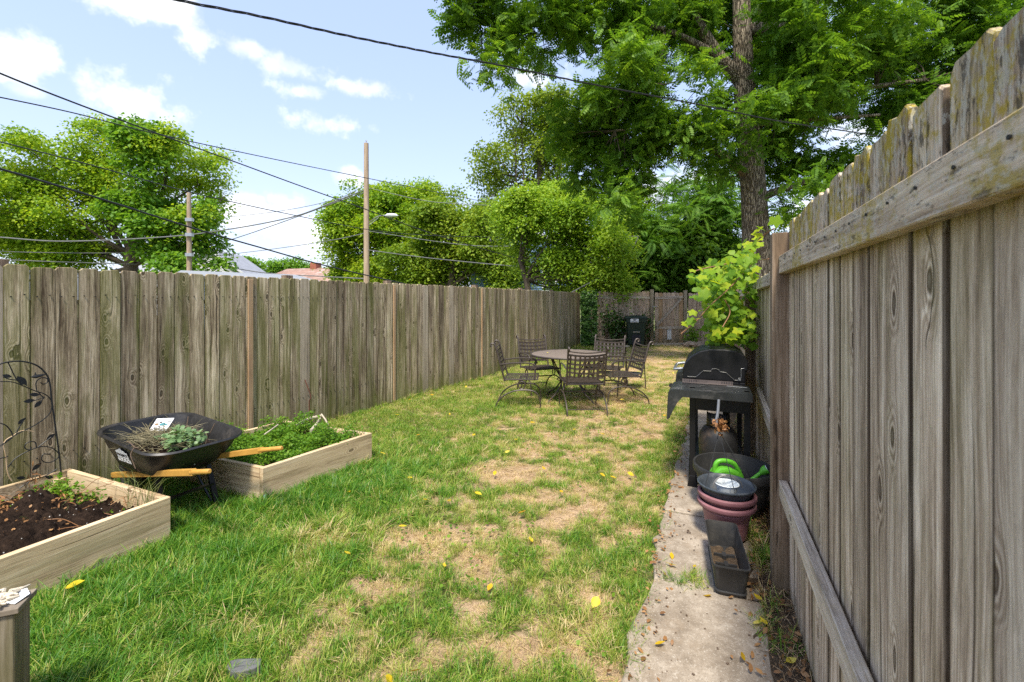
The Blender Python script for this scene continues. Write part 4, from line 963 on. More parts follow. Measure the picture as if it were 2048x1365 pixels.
def cable(pts, r, mat, label, group='overhead cables', twist=0, nseg=10):
    P = curve_pts([D(*p) for p in pts], nseg); mb = MB()
    if twist:
        L = 0; S = [0]
        for i in range(1, len(P)): L += (P[i] - P[i - 1]).length; S.append(L)
        n = int(L / .06); dense = []
        for k in range(n + 1):
            s = L * k / n; j = min(len(S) - 2, max(0, int(np.searchsorted(S, s)) - 1)); t = (s - S[j]) / max(1e-6, S[j + 1] - S[j]); dense.append((P[j].lerp(P[j + 1], t), s))
        for ph in (0, math.pi * 2 / 3, math.pi * 4 / 3):
            pts_ = [p + Vector((0, math.sin(s * 9 + ph), math.cos(s * 9 + ph))) * r * .9 for p, s in dense]; mb.tube(pts_, r * .62, 5)
        o = mb.build('overhead_cable', mat, smooth=True)
    else:
        mb.tube(P, r, 6); o = mb.build('overhead_cable', mat, smooth=True)
    props(o, label, 'cable', group); return o
cable([(250, -35, 3.2), (350, -1, 3.5), (520, 33, 4.0), (700, 73, 4.6), (870, 107, 5.3), (1000, 131, 5.8), (1200, 172, 6.6), (1400, 210, 7.4), (1560, 243, 8.2), (1715, 266, 9.0), (1800, 282, 9.6)], .0085, cablem, 'thick twisted cable bundle crossing the top of the sky to the right fence', twist=1)
cable([(-60, 118, 5.0), (0, 147, 5.4), (133, 200, 6.2), (267, 250, 7.2), (445, 315, 8.6), (600, 372, 10), (731, 419, 11.5), (880, 473, 13.5), (1041, 519, 16), (1110, 535, 17.5)], .012, cablem, 'black cable descending from the upper left edge across the maple to the centre trees')
cable([(-60, 184, 7), (0, 195, 7.3), (150, 227, 8.2), (308, 267, 9.4), (549, 319, 12), (760, 362, 15), (959, 402, 19), (1104, 430, 22), (1180, 440, 24)], .011, cablem, 'thin black cable passing over the maple crown and the taller pole')
cable([(-60, 267, 7), (0, 284, 7.3), (180, 330, 8.4), (386, 386, 10.2), (594, 432, 12.6), (760, 463, 15), (900, 473, 17), (1080, 475, 19), (1277, 473, 21)], .011, cablem, 'black cable crossing in front of the maple towards the lime tree')
cable([(-60, 320, 4.8), (0, 338, 5.1), (185, 393, 6.0), (390, 458, 7.4), (519, 495, 8.5), (640, 529, 9.8), (760, 557, 11.2), (850, 576, 12.2), (950, 589, 13.2), (1048, 594, 14.2), (1141, 587, 15.6)], .0135, cablem, 'heavy black cable sagging in front of the top of the left fence')
cable([(-60, 473, 26), (0, 475, 26), (130, 483, 26), (334, 474, 26), (464, 458, 26), (586, 434, 25), (668, 404, 24.5), (730, 380, 24)], .035, cable_grey, 'sagging grey cable from the left edge up to the taller pole')
cable([(412, 494, 32), (480, 474, 30), (575, 441, 27), (664, 408, 25), (730, 385, 24)], .028, cable_grey, 'grey cable from the shorter pole rising to the taller pole')
cable([(379, 437, 33), (427, 437, 32), (557, 423, 28), (668, 400, 25), (730, 372, 24)], .018, cable_grey, 'thin cable between the tops of both poles')
cable([(427, 513, 31), (557, 497, 28), (668, 480, 25), (733, 466, 24)], .02, cable_grey, 'low thin cable between the poles above the rusty roof')
cable([(733, 500, 24), (863, 517, 22), (1048, 534, 20.5), (1180, 538, 19.5), (1289, 538, 19)], .018, cable_grey, 'grey cable running from the taller pole across the lime tree low down')
cable([(733, 375, 24), (830, 398, 22.5), (900, 407, 21.5), (1048, 413, 20), (1197, 411, 18), (1330, 407, 16)], .014, cable_grey, 'grey cable running from the taller pole into the walnut crown')
cable([(733, 462, 24), (900, 487, 21), (1000, 493, 20), (1080, 488, 19), (1160, 475, 17.5), (1277, 473, 16)], .013, cable_grey, 'short slack cable across the middle of the lime tree')
cable([(1277, 473, 15.8), (1268, 492, 15.8), (1252, 512, 15.8), (1228, 535, 15.7), (1197, 556, 15.6), (1160, 576, 15.5), (1143, 585, 15.4)], .016, cable_grey, 'slack cable drooping from the far trees down to the fence corner')
cable([(-60, 515, 28), (60, 522, 28), (240, 528, 30), (379, 532, 33)], .028, cable_grey, 'lowest wire skimming the top of the left fence under the maple')
cable([(-60, 500, 28), (60, 505, 28), (240, 506, 30), (379, 498, 33)], .024, cable_grey, 'second wire from below crossing the maple trunk')
cable([(379, 520, 33), (520, 545, 30), (640, 553, 28), (733, 558, 24)], .03, cable_grey, 'dark wire just above the shed roof')

# ------------------------------------------------------------------ raised beds
def bed(name, label, poly, h, splits=()):
    """poly[0]->poly[1] and so on; four boards"""
    c = sum(poly, Vector()) / len(poly); root = thing(name, label, 'raised bed', c); n = len(poly); th = .038
    for i in range(n):
        a, b = poly[i], poly[(i + 1) % n]; d = (b - a).normalized(); nn_ = Vector((d.y, -d.x, 0))
        if nn_.dot((a + b) / 2 - c) < 0: nn_ = -nn_
        ex = th if i % 2 == 0 else 0
        board('board', wood_bed, root, a + d * (ex) - nn_ * th / 2 + Vector((0, 0, h / 2 - .01)) - d * 0, b - d * ex - nn_ * th / 2 + Vector((0, 0, h / 2 - .01)), h, th, nn_, bevel=.003)
    for i in range(n):
        cc = (c - poly[i]).normalized(); p = poly[i] + cc * .10
        board('corner_post', wood_bed, root, p, p + Vector((0, 0, h - .05)), .06, .06, (1, 0, 0))
    return root
bed1 = bed('raised_bed', 'weathered plank raised bed full of dark soil, nearest at the lower left', [B1[0], B1[1], B1[2], B1[3]], .30)
bed2 = bed('raised_bed', 'square plank raised bed overgrown with green weeds, beyond the wheelbarrow', [B2[1], B2[2], B2[3], B2[0]], .29)
def label_tag():
    a = B2[0] + Vector((.02, -.01, 0)); mb = MB(); d = (B2[1] - B2[0]).normalized(); nn_ = Vector((d.y, -d.x, 0))
    for (z0, z1) in ((.01, .075),): mb.box(a + nn_ * .004 + d * .0 + Vector((0, 0, .05)), (.02, .004, .07), Matrix.Rotation(math.atan2(d.y, d.x), 3, 'Z'))
    mb.build('lumber_tag', green_print, bed2, label='small pale green stapled tag')
label_tag()
def soil_fill(poly, z0, amp, mat, res=46, mounds=()):
    a, b, c, d = poly; V = []; 
    for j in range(res + 1):
        for i in range(res + 1):
            u, v = .03 + .94 * i / res, .03 + .94 * j / res; p = a.lerp(b, u).lerp(d.lerp(c, u), v)
            z = z0 + amp * mnoise.noise(Vector((p.x * 4, p.y * 4, 0))) + amp * .5 * mnoise.noise(Vector((p.x * 14, p.y * 14, 3))) + amp * .35 * mnoise.noise(Vector((p.x * 45, p.y * 45, 5)))
            for (mx, my, mr, mh) in mounds: z += mh * math.exp(-((p.x - mx) ** 2 + (p.y - my) ** 2) / mr ** 2)
            V.append((p.x, p.y, z))
    n = res + 1; Fc = [(j * n + i, j * n + i + 1, (j + 1) * n + i + 1, (j + 1) * n + i) for j in range(res) for i in range(res)]
    return V, Fc
mnd = [(-2.85, 2.62, .32, .13), (-2.62, 2.80, .18, .07), (-2.80, 2.2, .3, .12), (-3.05, 2.85, .2, .08)]
V_, F_ = soil_fill([B1[0], B1[1], B1[2], B1[3]], .175, .10, soilm, 110, mnd); o = MB().add(V_, F_).build('soil', soilm, smooth=True, kind='stuff')
V_, F_ = soil_fill(B2, .17, .03, dirtm, 40); MB().add(V_, F_).build('soil', dirtm, smooth=True, kind='stuff')
def weeds(name, poly, n, z, size, mat, mask=None, hh=.06):
    a, b, c, d = poly; P = []
    for _ in range(n):
        u, v = random.uniform(.05, .95), random.uniform(.05, .95); p = a.lerp(b, u).lerp(d.lerp(c, u), v)
        if mask and not mask(p): continue
        P.append((p.x, p.y, z + hh * random.random() * (.4 + 1.6 * max(0, mnoise.noise(Vector((p.x * 5, p.y * 5, 9))) + .35))))
    P = np.array(P); m = len(P); k = 5; pos = np.repeat(P, k, 0) + rng.normal(0, size * .9, (m * k, 3)) * np.array([1, 1, .5])
    R = rot_mats(rng.uniform(0, 6.28, m * k), rng.normal(.1, .5, m * k), rng.normal(0, .4, m * k)); Vv, Ff = stamp(LEAF_V * np.array([1.2, 1, 1]), LEAF_F, pos, R, size * rng.uniform(.5, 1.3, m * k))
    o = np_mesh(name, Vv, Ff, mat, kind='stuff'); return o
weeds('weeds', B2, 3400, .20, .022, leaf_weed, hh=.13)
weeds('weeds', B1, 2600, .20, .022, leaf_weed, mask=lambda p: (p - (B1[1] + (B1[0] - B1[1]) * .30 - Vector((.0, .12, 0)))).length < .34, hh=.08)
weeds('weeds', B1, 300, .19, .022, leaf_weed, hh=.05, mask=lambda p: random.random() < .5)
def grass_stalks(name, spots, mat, ln=.25):
    mb = MB()
    for (c, n, L) in spots:
        for _ in range(n):
            a = random.uniform(0, 6.28); o = Vector((math.cos(a), math.sin(a), 0)) * random.uniform(.2, .9); p = Vector(c) + Vector((random.gauss(0, .03), random.gauss(0, .03), 0)); l = L * random.uniform(.5, 1.1)
            mb.tube([p, p + (o * .3 + Vector((0, 0, .6))) * l, p + (o * .9 + Vector((0, 0, .85))) * l], [.0014, .0012, .0006], 3, cap=False)
    return mb.build(name, mat, kind='stuff')
grass_stalks('tall_grass', [(B1[0] + Vector((-.15, .0, .2)), 22, .28), (G(270, 985, .1), 10, .3), (B1[0] + Vector((-.3, .05, .2)), 12, .26), (G(120, 1040, .2), 10, .15), (G(420, 1000, .02), 16, .2), (G(270, 1000, .1), 12, .3), (B1[0] + Vector((-.55, -.25, .18)), 12, .2), (B2[3] + Vector((.2, .1, .15)), 14, .2)], leafmat('pale_stalks', [(0, (.14, .20, .05)), (1, (.36, .38, .15))], nscale=5))
# orange shredded bark in bed 1 and brown leaf scraps
def scraps(name, cen, n, spread, size, mat, z=.0, flat=.3, kind='stuff', TV=LEAF_V, TF=LEAF_F, zf=None):
    P = np.array([tuple(cen)] * n) + rng.normal(size=(n, 3)) * np.array(spread)
    if zf is not None: P[:, 2] = zf(P) 
    R = rot_mats(rng.uniform(0, 6.28, n), rng.normal(0, flat, n), rng.normal(0, flat, n)); Vv, Ff = stamp(TV, TF, P, R, size * rng.uniform(.4, 1.4, n)); return np_mesh(name, Vv, Ff, mat, kind=kind)
thin = LEAF_V * np.array([.25, 1, 1])
orange_m = leafmat('orange_bark_shreds', [(0, (.10, .045, .02)), (.5, (.26, .12, .045)), (1, (.50, .26, .10))], trans=.05, nscale=9, tcol=1.)
scraps('bark_shreds', G(50, 1005, .32), 190, (.13, .06, .015), .045, orange_m, TV=thin, flat=.5)
scraps('bark_shreds', G(70, 962, .33), 60, (.02, .02, .045), .035, orange_m, TV=thin, flat=1.2)
P_ = []
while len(P_) < 420:
    u, v = random.uniform(.06, .94), random.uniform(.04, .6); p = B1[0].lerp(B1[1], u).lerp(B1[3].lerp(B1[2], u), v)
    P_.append((p.x, p.y, .19 + random.uniform(0, .03) + sum(mh * math.exp(-((p.x - mx) ** 2 + (p.y - my) ** 2) / mr ** 2) for mx, my, mr, mh in mnd)))
P_ = np.array(P_); n = len(P_); R = rot_mats(rng.uniform(0, 6.28, n), rng.normal(0, .5, n), rng.normal(0, .5, n)); Vv, Ff = stamp(LEAF_V, LEAF_F, P_, R, .017 * rng.uniform(.4, 1.6, n)); np_mesh('soil_scraps', Vv, Ff, leaf_brown, kind='stuff')
mb = MB()
for _ in range(60):
    u, v = random.uniform(.1, .9), random.uniform(.05, .5); p = B1[0].lerp(B1[1], u).lerp(B1[3].lerp(B1[2], u), v) + Vector((0, 0, .24)); a = random.uniform(0, 6.28); L = random.uniform(.05, .18); d = Vector((math.cos(a), math.sin(a), random.uniform(-.1, .5))) * L
    mb.tube(curve_pts([p, p + d * .5 + Vector((random.gauss(0, .02), random.gauss(0, .02), .02)), p + d], 3), .0022, 4, cap=False)
mb.build('dead_stems', orange_m, kind='stuff')
# dirt-strip litter
P_ = []
for _ in range(1500):
    s = random.uniform(.8, 6.5); p = on_lot(random.uniform(-.04, .20) if random.random() < .9 else random.uniform(.1, .7) ** 2 * .6 + .02, s); P_.append((p.x, p.y, .045 + random.random() * .012))
for _ in range(500):
    s = random.uniform(.8, 6.5); p = on_lot(.66 + random.gauss(0, .05), s); P_.append((p.x, p.y, .04 + random.random() * .01))
P_ = np.array(P_); n = len(P_); R = rot_mats(rng.uniform(0, 6.28, n), rng.normal(0, .4, n), rng.normal(0, .4, n))
Vv, Ff = stamp(LEAF_V * np.array([.8, 1, 1]), LEAF_F, P_, R, .022 * rng.uniform(.3, 1.4, n) ** 1.5 * 1.1); np_mesh('leaf_litter', Vv, Ff, leaf_brown, kind='stuff')
n = 2600; P_ = np.array([tuple(on_lot(random.uniform(-.03, .13), random.uniform(.8, 6.5)) + Vector((0, 0, .045))) for _ in range(n)]); R = rot_mats(rng.uniform(0, 6.28, n), rng.normal(0, .25, n), rng.normal(0, .3, n))
Vv, Ff = stamp(LEAF4_V * np.array([.06, 1, .3]), LEAF4_F, P_, R, .06 * rng.uniform(.4, 1.4, n)); np_mesh('straw_litter', Vv, Ff, straw, kind='stuff')
# thatch lying flat in the dry patches
n = 60000; X = rng.uniform(-2, 3.5, n); Yv = rng.uniform(1.4, 8, n); dd = dryness(X, Yv); ok = (rng.random(n) < np.clip(dd * 1.3 + .12, 0, 1)) & (lot_q(X, Yv) > .7); X, Yv = X[ok], Yv[ok]; n = len(X)
Z = (fbm(X * .8, Yv * .8, 3) - .5) * .05 + (fbm(X * 6, Yv * 6, 3) - .5) * .022 + .006
R = rot_mats(rng.uniform(0, 6.28, n), rng.normal(.06, .14, n), rng.normal(0, .3, n)); Vv, Ff = stamp(LEAF4_V * np.array([.055, 1, .3]), LEAF4_F, np.stack([X, Yv, Z], 1), R, .06 * rng.uniform(.4, 1.3, n)); np_mesh('thatch', Vv, Ff, straw, kind='stuff')
n = 16000; X = rng.uniform(-3.2, 3.5, n); Yv = rng.uniform(1.4, 9, n); cl = fbm(X * 2.6 + 70, Yv * 2.6 + 11, 3); ok = (cl > .56) & (lot_q(X, Yv) > .78) & ~inpoly(X, Yv, B1) & ~inpoly(X, Yv, B2) & ~left_of_fence(X, Yv); X, Yv = X[ok], Yv[ok]; n = len(X)
Z = (fbm(X * .8, Yv * .8, 3) - .5) * .05 + (fbm(X * 6, Yv * 6, 3) - .5) * .022 + rng.uniform(.012, .05, n)
R = rot_mats(rng.uniform(0, 6.28, n), rng.normal(.15, .35, n), rng.normal(0, .4, n)); Vv, Ff = stamp(LEAF_V * np.array([1.35, 1, 1]), LEAF_F, np.stack([X, Yv, Z], 1), R, .019 * rng.uniform(.5, 1.5, n)); np_mesh('clover', Vv, Ff, leaf_weed, kind='stuff')
# seed husks on the path
mb = MB()
for _ in range(70):
    p = on_lot(random.uniform(.2, .62), random.uniform(1.6, 3.6)); r = random.uniform(.003, .007); mb.box(p + Vector((0, 0, .036)), (r * 1.6, r * 1.2, r), Matrix.Rotation(random.uniform(0, 3), 3, 'Z'))
mb.build('seed_husks', twigm, kind='stuff')

# ------------------------------------------------------------------ fallen yellow leaves
def fallen_mesh(sd_):
    r = random.Random(sd_); mb = MB(); n = 7; W_ = r.uniform(.20, .34); curl = r.uniform(.1, .5); L = []; R_ = []; C = []
    for k in range(n + 1):
        t = k / n; w = W_ * math.sin(math.pi * min(1, t * 1.02) ** .8) if 0 < k < n else .004; z = curl * (t - .5) ** 2 * .6
        L.append((-w, t, z + w * .35 * curl * 2)); C.append((0, t, z)); R_.append((w, t, z + w * .25 * curl * 2))
    mb.v = L + C + R_; m = n + 1
    mb.f = [(k, k + 1, m + k + 1, m + k) for k in range(n)] + [(m + k, m + k + 1, 2 * m + k + 1, 2 * m + k) for k in range(n)]
    mb.v += [(-.012, -.22, .01), (.012, -.22, .01), (.01, 0, .02), (-.01, 0, .02)]; b = 3 * m; mb.f.append((b, b + 1, b + 2, b + 3))
    return mb.mesh('fallen_leaf', leaf_yellow, smooth=True)
FM = [fallen_mesh(k) for k in range(8)]
def fallen(px, py, size, label, h=.05, yaw=None, group='yellow leaves fallen on the lawn'):
    p = G(px, py, h); M = Matrix.Translation(p) @ Matrix.Rotation(random.uniform(0, 6.28) if yaw is None else yaw, 4, 'Z') @ Matrix.Rotation(random.gauss(0, .25), 4, 'X') @ Matrix.Rotation(random.gauss(0, .3), 4, 'Y') @ Matrix.Diagonal((size, size, size, 1))
    o = link('fallen_leaf', random.choice(FM), None, M); props(o, label, 'leaf', group)
gp = 'yellow leaves fallen on the path'
for a in [(1343, 1105, .055, 'yellow leaf on the left edge of the path, upper of a pair there'), (1354, 1133, .07, 'pale yellow leaf lying lengthwise on the path left of the black planter'), (1388, 1131, .045, 'round yellow leaf on the path nearest the planter far end'),
          (1424, 1192, .045, 'bright yellow leaf touching the left side of the black planter'), (1506, 1248, .06, 'yellow leaf on the path right of the planter near end'), (1524, 1203, .05, 'yellow leaf just beside the planter at the foot of the post'),
          (1488, 1312, .065, 'single yellow leaf alone on the near concrete'), (1310, 1290, .05, 'pale yellow leaf on the left rim of the near concrete')]:
    fallen(*a, h=.045, group=gp)
fallen(1535, 1250, .05, 'yellow leaf in the dry litter below the fence, touching another', h=.05); fallen(1572, 1325, .06, 'yellow leaf in the litter right at the fence foot', h=.05)
fallen(130, 1178, .09, 'large upright yellow leaf in long grass by the near raised bed', h=.06)
fallen(818, 1345, .07, 'yellow leaf at the very bottom of the lawn, right one of a pair'); fallen(770, 1352, .055, 'yellow leaf at the very bottom of the lawn, left one of a pair')
for (px, py) in [(1197, 1195), (888, 1135), (983, 1168), (816, 955), (797, 1053), (950, 985), (880, 908), (991, 942), (1090, 940), (1200, 947), (1220, 953), (1038, 1028), (1300, 862), (1370, 905), (1362, 928), (945, 872), (1028, 880), (1255, 945), (1100, 798), (855, 1000), (900, 1000), (1240, 800), (1150, 860), (1330, 830), (760, 905), (840, 870), (700, 985), (1080, 770), (1060, 845), (1290, 730), (980, 790), (1190, 905), (1010, 905), (1120, 985), (900, 830), (1345, 745), (1180, 820), (820, 800), (790, 830), (930, 775), (860, 790), (1000, 860), (1300, 775), (1350, 790), (1210, 870), (1105, 1120), (700, 1110), (1060, 1075)]:
    fallen(px, py, random.uniform(.045, .075), 'LEAF', h=.055)
LM = [('the round patio table', (1139, 790)), ('the weedy raised bed', (700, 930)), ('the grill', (1390, 900)), ('the black trough planter', (1440, 1150)), ('the flat grey stone', (487, 1328)), ('the bare patch mid lawn', (1150, 1000)), ('the far garden gate', (1338, 690)), ('the foot of the left fence', (820, 800))]
ORD = ['nearest', 'second nearest', 'third nearest', 'fourth nearest', 'fifth nearest', 'sixth nearest', 'seventh nearest', 'eighth nearest', 'ninth nearest', 'tenth nearest'] + ['eleventh nearest', 'twelfth nearest', 'thirteenth nearest', 'fourteenth nearest', 'fifteenth nearest', 'sixteenth nearest', 'seventeenth nearest'] + ['farthest'] * 20
def rank_labels(test, fmt):
    todo = [o for o in COL.objects if test(o)]
    by = {}
    for o in todo:
        nm, q = min(LM, key=lambda l: (G(*l[1]) - o.matrix_basis.translation).length); by.setdefault(nm, []).append(((G(*q) - o.matrix_basis.translation).length, o))
    for nm, L in by.items():
        for k, (d, o) in enumerate(sorted(L, key=lambda t: t[0])): o['label'] = fmt % (ORD[k], nm)
rank_labels(lambda o: o.get('label') == 'LEAF', 'small yellow leaf, %s to %s')
# flat stone in the lawn
mb = MB(); c = G(487, 1328, .03); n = 9
poly = [(math.cos(6.28 * k / n) * random.uniform(.05, .075) * 1.2, math.sin(6.28 * k / n) * random.uniform(.03, .055)) for k in range(n)]
mb.prism(poly, -.05, .0, lambda a, b, d: c + Vector((a, b, d))); o = mb.build('flat_stone', simple('slate', (.13, .13, .13), .8, .3), bevel=.004); props(o, 'flat grey stone half sunk in the near lawn', 'stone')

# ------------------------------------------------------------------ wheelbarrow
wa = Vector((.88, -.47, 0)).normalized(); ws = Vector((-wa.y, wa.x, 0))   # towards handles / far side
wc = Vector((-2.54, 3.40, 0))
Mw = Matrix.Translation(wc) @ Matrix((wa, ws, Vector((0, 0, 1)))).transposed().to_4x4()
wb = thing('wheelbarrow', 'black wheelbarrow with yellow wooden handles standing between the two raised beds', 'wheelbarrow', Mw)
def ring(hx0, hx1, hy, z0, z1, rc, n=9):
    """rounded rectangle from x=-hx0..hx1, +-hy, height sloping z0 (x=-hx0) .. z1 (x=hx1)"""
    P = []
    for (cx, cy_, a0) in ((hx1 - rc, hy - rc, 0), (-hx0 + rc, hy - rc, 90), (-hx0 + rc, -hy + rc, 180), (hx1 - rc, -hy + rc, 270)):
        for k in range(n):
            a = math.radians(a0 + 90 * k / (n - 1)); x = cx + rc * math.cos(a); y = cy_ + rc * math.sin(a); t = (x + hx0) / (hx1 + hx0); P.append(Vector((x, y, z0 + (z1 - z0) * t)))
    return P
rings = [ring(.455, .44, .305, .615, .555, .17), ring(.470, .455, .32, .625, .562, .175), ring(.478, .463, .328, .612, .55, .18), ring(.470, .452, .318, .598, .538, .175), ring(.455, .437, .302, .600, .540, .17), ring(.43, .40, .27, .50, .47, .15), ring(.36, .30, .22, .36, .37, .12), ring(.26, .22, .17, .305, .32, .10)]
nr_ = len(rings[0]); mb = MB(); mb.v = [tuple(p) for r_ in rings[1:] for p in r_]
m_ = len(rings) - 1
for i in range(m_ - 1):
    for k in range(nr_): mb.f.append((i * nr_ + k, i * nr_ + (k + 1) % nr_, (i + 1) * nr_ + (k + 1) % nr_, (i + 1) * nr_ + k))
mb.f.append(tuple(range((m_ - 1) * nr_, m_ * nr_)))
# inner skin
inner = [ring(.470, .455, .32, .625, .562, .175), ring(.450, .435, .300, .615, .553, .165), ring(.425, .395, .265, .505, .475, .145), ring(.355, .295, .215, .367, .377, .115), ring(.255, .215, .165, .312, .327, .095)]
b = len(mb.v); mb.v += [tuple(p) for r_ in inner for p in r_]
for i in range(len(inner) - 1):
    for k in range(nr_): mb.f.append((b + i * nr_ + k, b + (i + 1) * nr_ + k, b + (i + 1) * nr_ + (k + 1) % nr_, b + i * nr_ + (k + 1) % nr_))
mb.f.append(tuple(b + (len(inner) - 1) * nr_ + k for k in range(nr_))[::-1])
mb.build('tray', black_plastic, wb, local=True, smooth=True)
# handles: square section yellow wood, round grips
for sg in (-1, 1):
    h = MB(); hs = .255 if sg < 0 else .20
    a_ = Vector((-.62, sg * .12, .19)); b_ = Vector((.80 if sg < 0 else .78, sg * hs, .51)); c2 = Vector((.98 if sg < 0 else .97, sg * (hs + .01), .55))
    h.bar(a_, b_, .030, .040); ho = h.build('handle', yellowwood, wb, local=True, bevel=.004)
    gmb = MB(); gmb.tube([b_ - (b_ - a_) * .02, b_.lerp(c2, .3), c2, c2 + (c2 - b_).normalized() * .006], [.019, .016, .0155, .010], 12); gmb.build('grip', yellowwood, wb, local=True, smooth=True)
# legs: two steel channel legs with a cross bar
def steel_leg(top, foot):
    mb = MB(); mb.bar(top, foot, .035, .022, (1, 0, 0)); mb.bar(foot + Vector((-.05, 0, .012)), foot + Vector((.05, 0, .012)), .03, .018); mb.build('leg', black_metal, wb, local=True, bevel=.002)
steel_leg(Vector((.16, -.17, .37)), Vector((.24, -.16, .02))); steel_leg(Vector((.17, .15, .38)), Vector((.30, .16, .01)))
mb = MB(); mb.bar((.21, -.165, .17), (.245, .155, .19), .04, .012, (0, 0, 1)); mb.build('crossbar', black_metal, wb, local=True)
mb = MB(); mb.bar((-.02, .13, .33), (.24, .15, .05), .012, .012); mb.bar((-.02, -.13, .33), (.20, -.15, .05), .012, .012); mb.build('brace', black_metal, wb, local=True)
mb = MB(); wr = .175
pts = [Vector((-.60 + wr * math.cos(a), 0, wr + .01 + wr * math.sin(a))) for a in [2 * math.pi * k / 28 for k in range(29)]]
mb2 = MB(); mb2.tube([(-.60 + (wr - .035) * math.cos(a), 0, wr + .01 + (wr - .035) * math.sin(a)) for a in [2 * math.pi * k / 28 for k in range(29)]], .036, 10, cap=False); wh = mb2.build('tyre', rubber, wb, local=True, smooth=True)
mb = MB(); mb.tube([(-.60, -.02, wr), (-.60, .02, wr)], .11, 20); mb.tube([(-.60, -.14, wr), (-.60, .14, wr)], .009, 8); mb.build('rim', black_metal, wb, local=True)
# logo printed on the near side of the tray
def text_mesh(txt, size, mat, name='lettering', bold=.0):
    cu = bpy.data.curves.new('t', 'FONT'); cu.body = txt; cu.size = size; cu.align_x = 'CENTER'; cu.align_y = 'CENTER'; cu.offset = bold; cu.extrude = .0004
    ob = bpy.data.objects.new('t', cu); COL.objects.link(ob); dg = bpy.context.evaluated_depsgraph_get(); me = bpy.data.meshes.new_from_object(ob.evaluated_get(dg)); bpy.data.objects.remove(ob)
    me.name = name; me.materials.clear(); me.materials.append(mat); return me
# side panel frame: outward normal towards local -y, slightly down
def side_frame(x, z):
    """local matrix on the near (-y) wall of the tray"""
    up = Vector((0, -.302 + .27, .575 - .49)).normalized(); up = Vector((.0, -.035, .10)).normalized(); nrm = Vector((0, -1, -.35)).normalized(); rx = up.cross(nrm).normalized(); up = nrm.cross(rx)
    t = (z - .37) / (.555 - .37); y = -.225 - t * .078
    return Matrix.Translation(Vector((x, y, z)) + nrm * .006) @ Matrix((rx, up, nrm)).transposed().to_4x4()
lx = -.06
Ml = Mw @ side_frame(lx, .485) @ Matrix.Diagonal((1.75, 1.25, 1.2, 1))
mb = MB(); mb.prism([(-.046, -.020), (.046, -.020), (.046, .020), (.030, .024), (.030, .033), (.018, .030), (0, .044), (-.030, .028), (-.046, .022)], 0, .001, lambda a, b, d: (a, b, d))
lo = link('logo_plate', mb.mesh('logo_plate', white_print), wb, Ml, label='white house shaped printed emblem')
link('lettering', text_mesh('PROJECT', .021, dark_print, bold=.0009), wb, Ml @ Matrix.Translation((0, .001, .0016)), label='PROJECT in dark letters on the emblem')
link('lettering', text_mesh('SOURCE', .0275, white_print, bold=.0011), wb, Ml @ Matrix.Translation((0, -.036, .0008)), label='SOURCE in white letters')
# contents of the tray
def wl_pt(x, y, z): return Mw @ Vector((x, y, z))
mb = MB(); mb.prism([(math.cos(6.28 * k / 18) * .36, math.sin(6.28 * k / 18) * .23) for k in range(18)], .38, .47, lambda a, b, d: wl_pt(a - .02, b, d + .02 * mnoise.noise(Vector((a * 9, b * 9, 0))))); o = mb.build('compost', soilm, kind='stuff')
mb = MB()
for _ in range(420):
    x, y = random.gauss(-.08, .16), random.gauss(-.04, .10); a = random.uniform(0, 6.28); L = random.uniform(.05, .2); z = .49 + random.uniform(0, .08)
    if abs(x) > .34 or abs(y) > .19: continue
    d = Vector((math.cos(a), math.sin(a), random.uniform(-.2, .55))) * L; p = Vector((x, y, z)); mb.tube([Mw @ p, Mw @ (p + d * .5 + Vector((0, 0, .01))), Mw @ (p + d)], [.0022, .0018, .0008], 4, cap=False)
mb.build('dry_twigs', leafmat('dead_stems', [(0, (.07, .065, .035)), (.5, (.17, .15, .08)), (1, (.36, .30, .17))], trans=.05, nscale=30, tcol=1.), kind='stuff')
def herb(cx, cy_, n, sp, size, z):
    P = np.array([tuple(wl_pt(random.gauss(cx, sp), random.gauss(cy_, sp * .75), z + random.uniform(0, .11))) for _ in range(n)])
    R = rot_mats(rng.uniform(0, 6.28, n), rng.normal(.1, .5, n), rng.normal(0, .5, n)); Vv, Ff = stamp(LEAF_V * np.array([1.35, 1, 1.3]), LEAF_F, P, R, size * rng.uniform(.6, 1.25, n)); return Vv, Ff
Vv, Ff = herb(.17, -.01, 300, .075, .042, .50); o = np_mesh('cut_herbs', Vv, Ff, leaf_herb, kind='stuff')
# plant tag: white card with a small teal bird print
Mc = Matrix.Translation(wl_pt(-.285, .06, .585)) @ Matrix.Rotation(math.radians(-8), 4, 'Z') @ Matrix.Rotation(math.radians(48), 4, 'X') @ Matrix.Rotation(math.radians(-8), 4, 'Y')
card = thing('plant_card', 'white card with a teal and brown picture lying among the cuttings in the wheelbarrow', 'card', Mc)
MB().box((0, 0, 0), (.175, .11, .002)).build('card', white_print, card, local=True)
for nm, c0, mt, el_ in (('print', (.012, .004), teal_print, (.036, .014)), ('print', (-.02, .020), dark_print, (.018, .007)), ('print', (-.052, .004), brown_print, (.022, .012)), ('print', (.045, .0), teal_print, (.022, .006)), ('print', (-.01, -.018), dark_print, (.020, .005))):
    mb = MB(); n = 12; mb.prism([(c0[0] + el_[0] * math.cos(6.28 * k / n) * random.uniform(.6, 1.2), c0[1] + el_[1] * math.sin(6.28 * k / n) * random.uniform(.6, 1.3)) for k in range(n)], .0012, .0016, lambda a, b, d: (a, b, d)); mb.build(nm, mt, card, local=True)
mb = MB()
for k in range(5): mb.box((.045 + random.uniform(-.003, .003) + k * .008, .026, .0016), (.0055, .008, .0006))
mb.build('printed_line', dark_print, card, local=True)
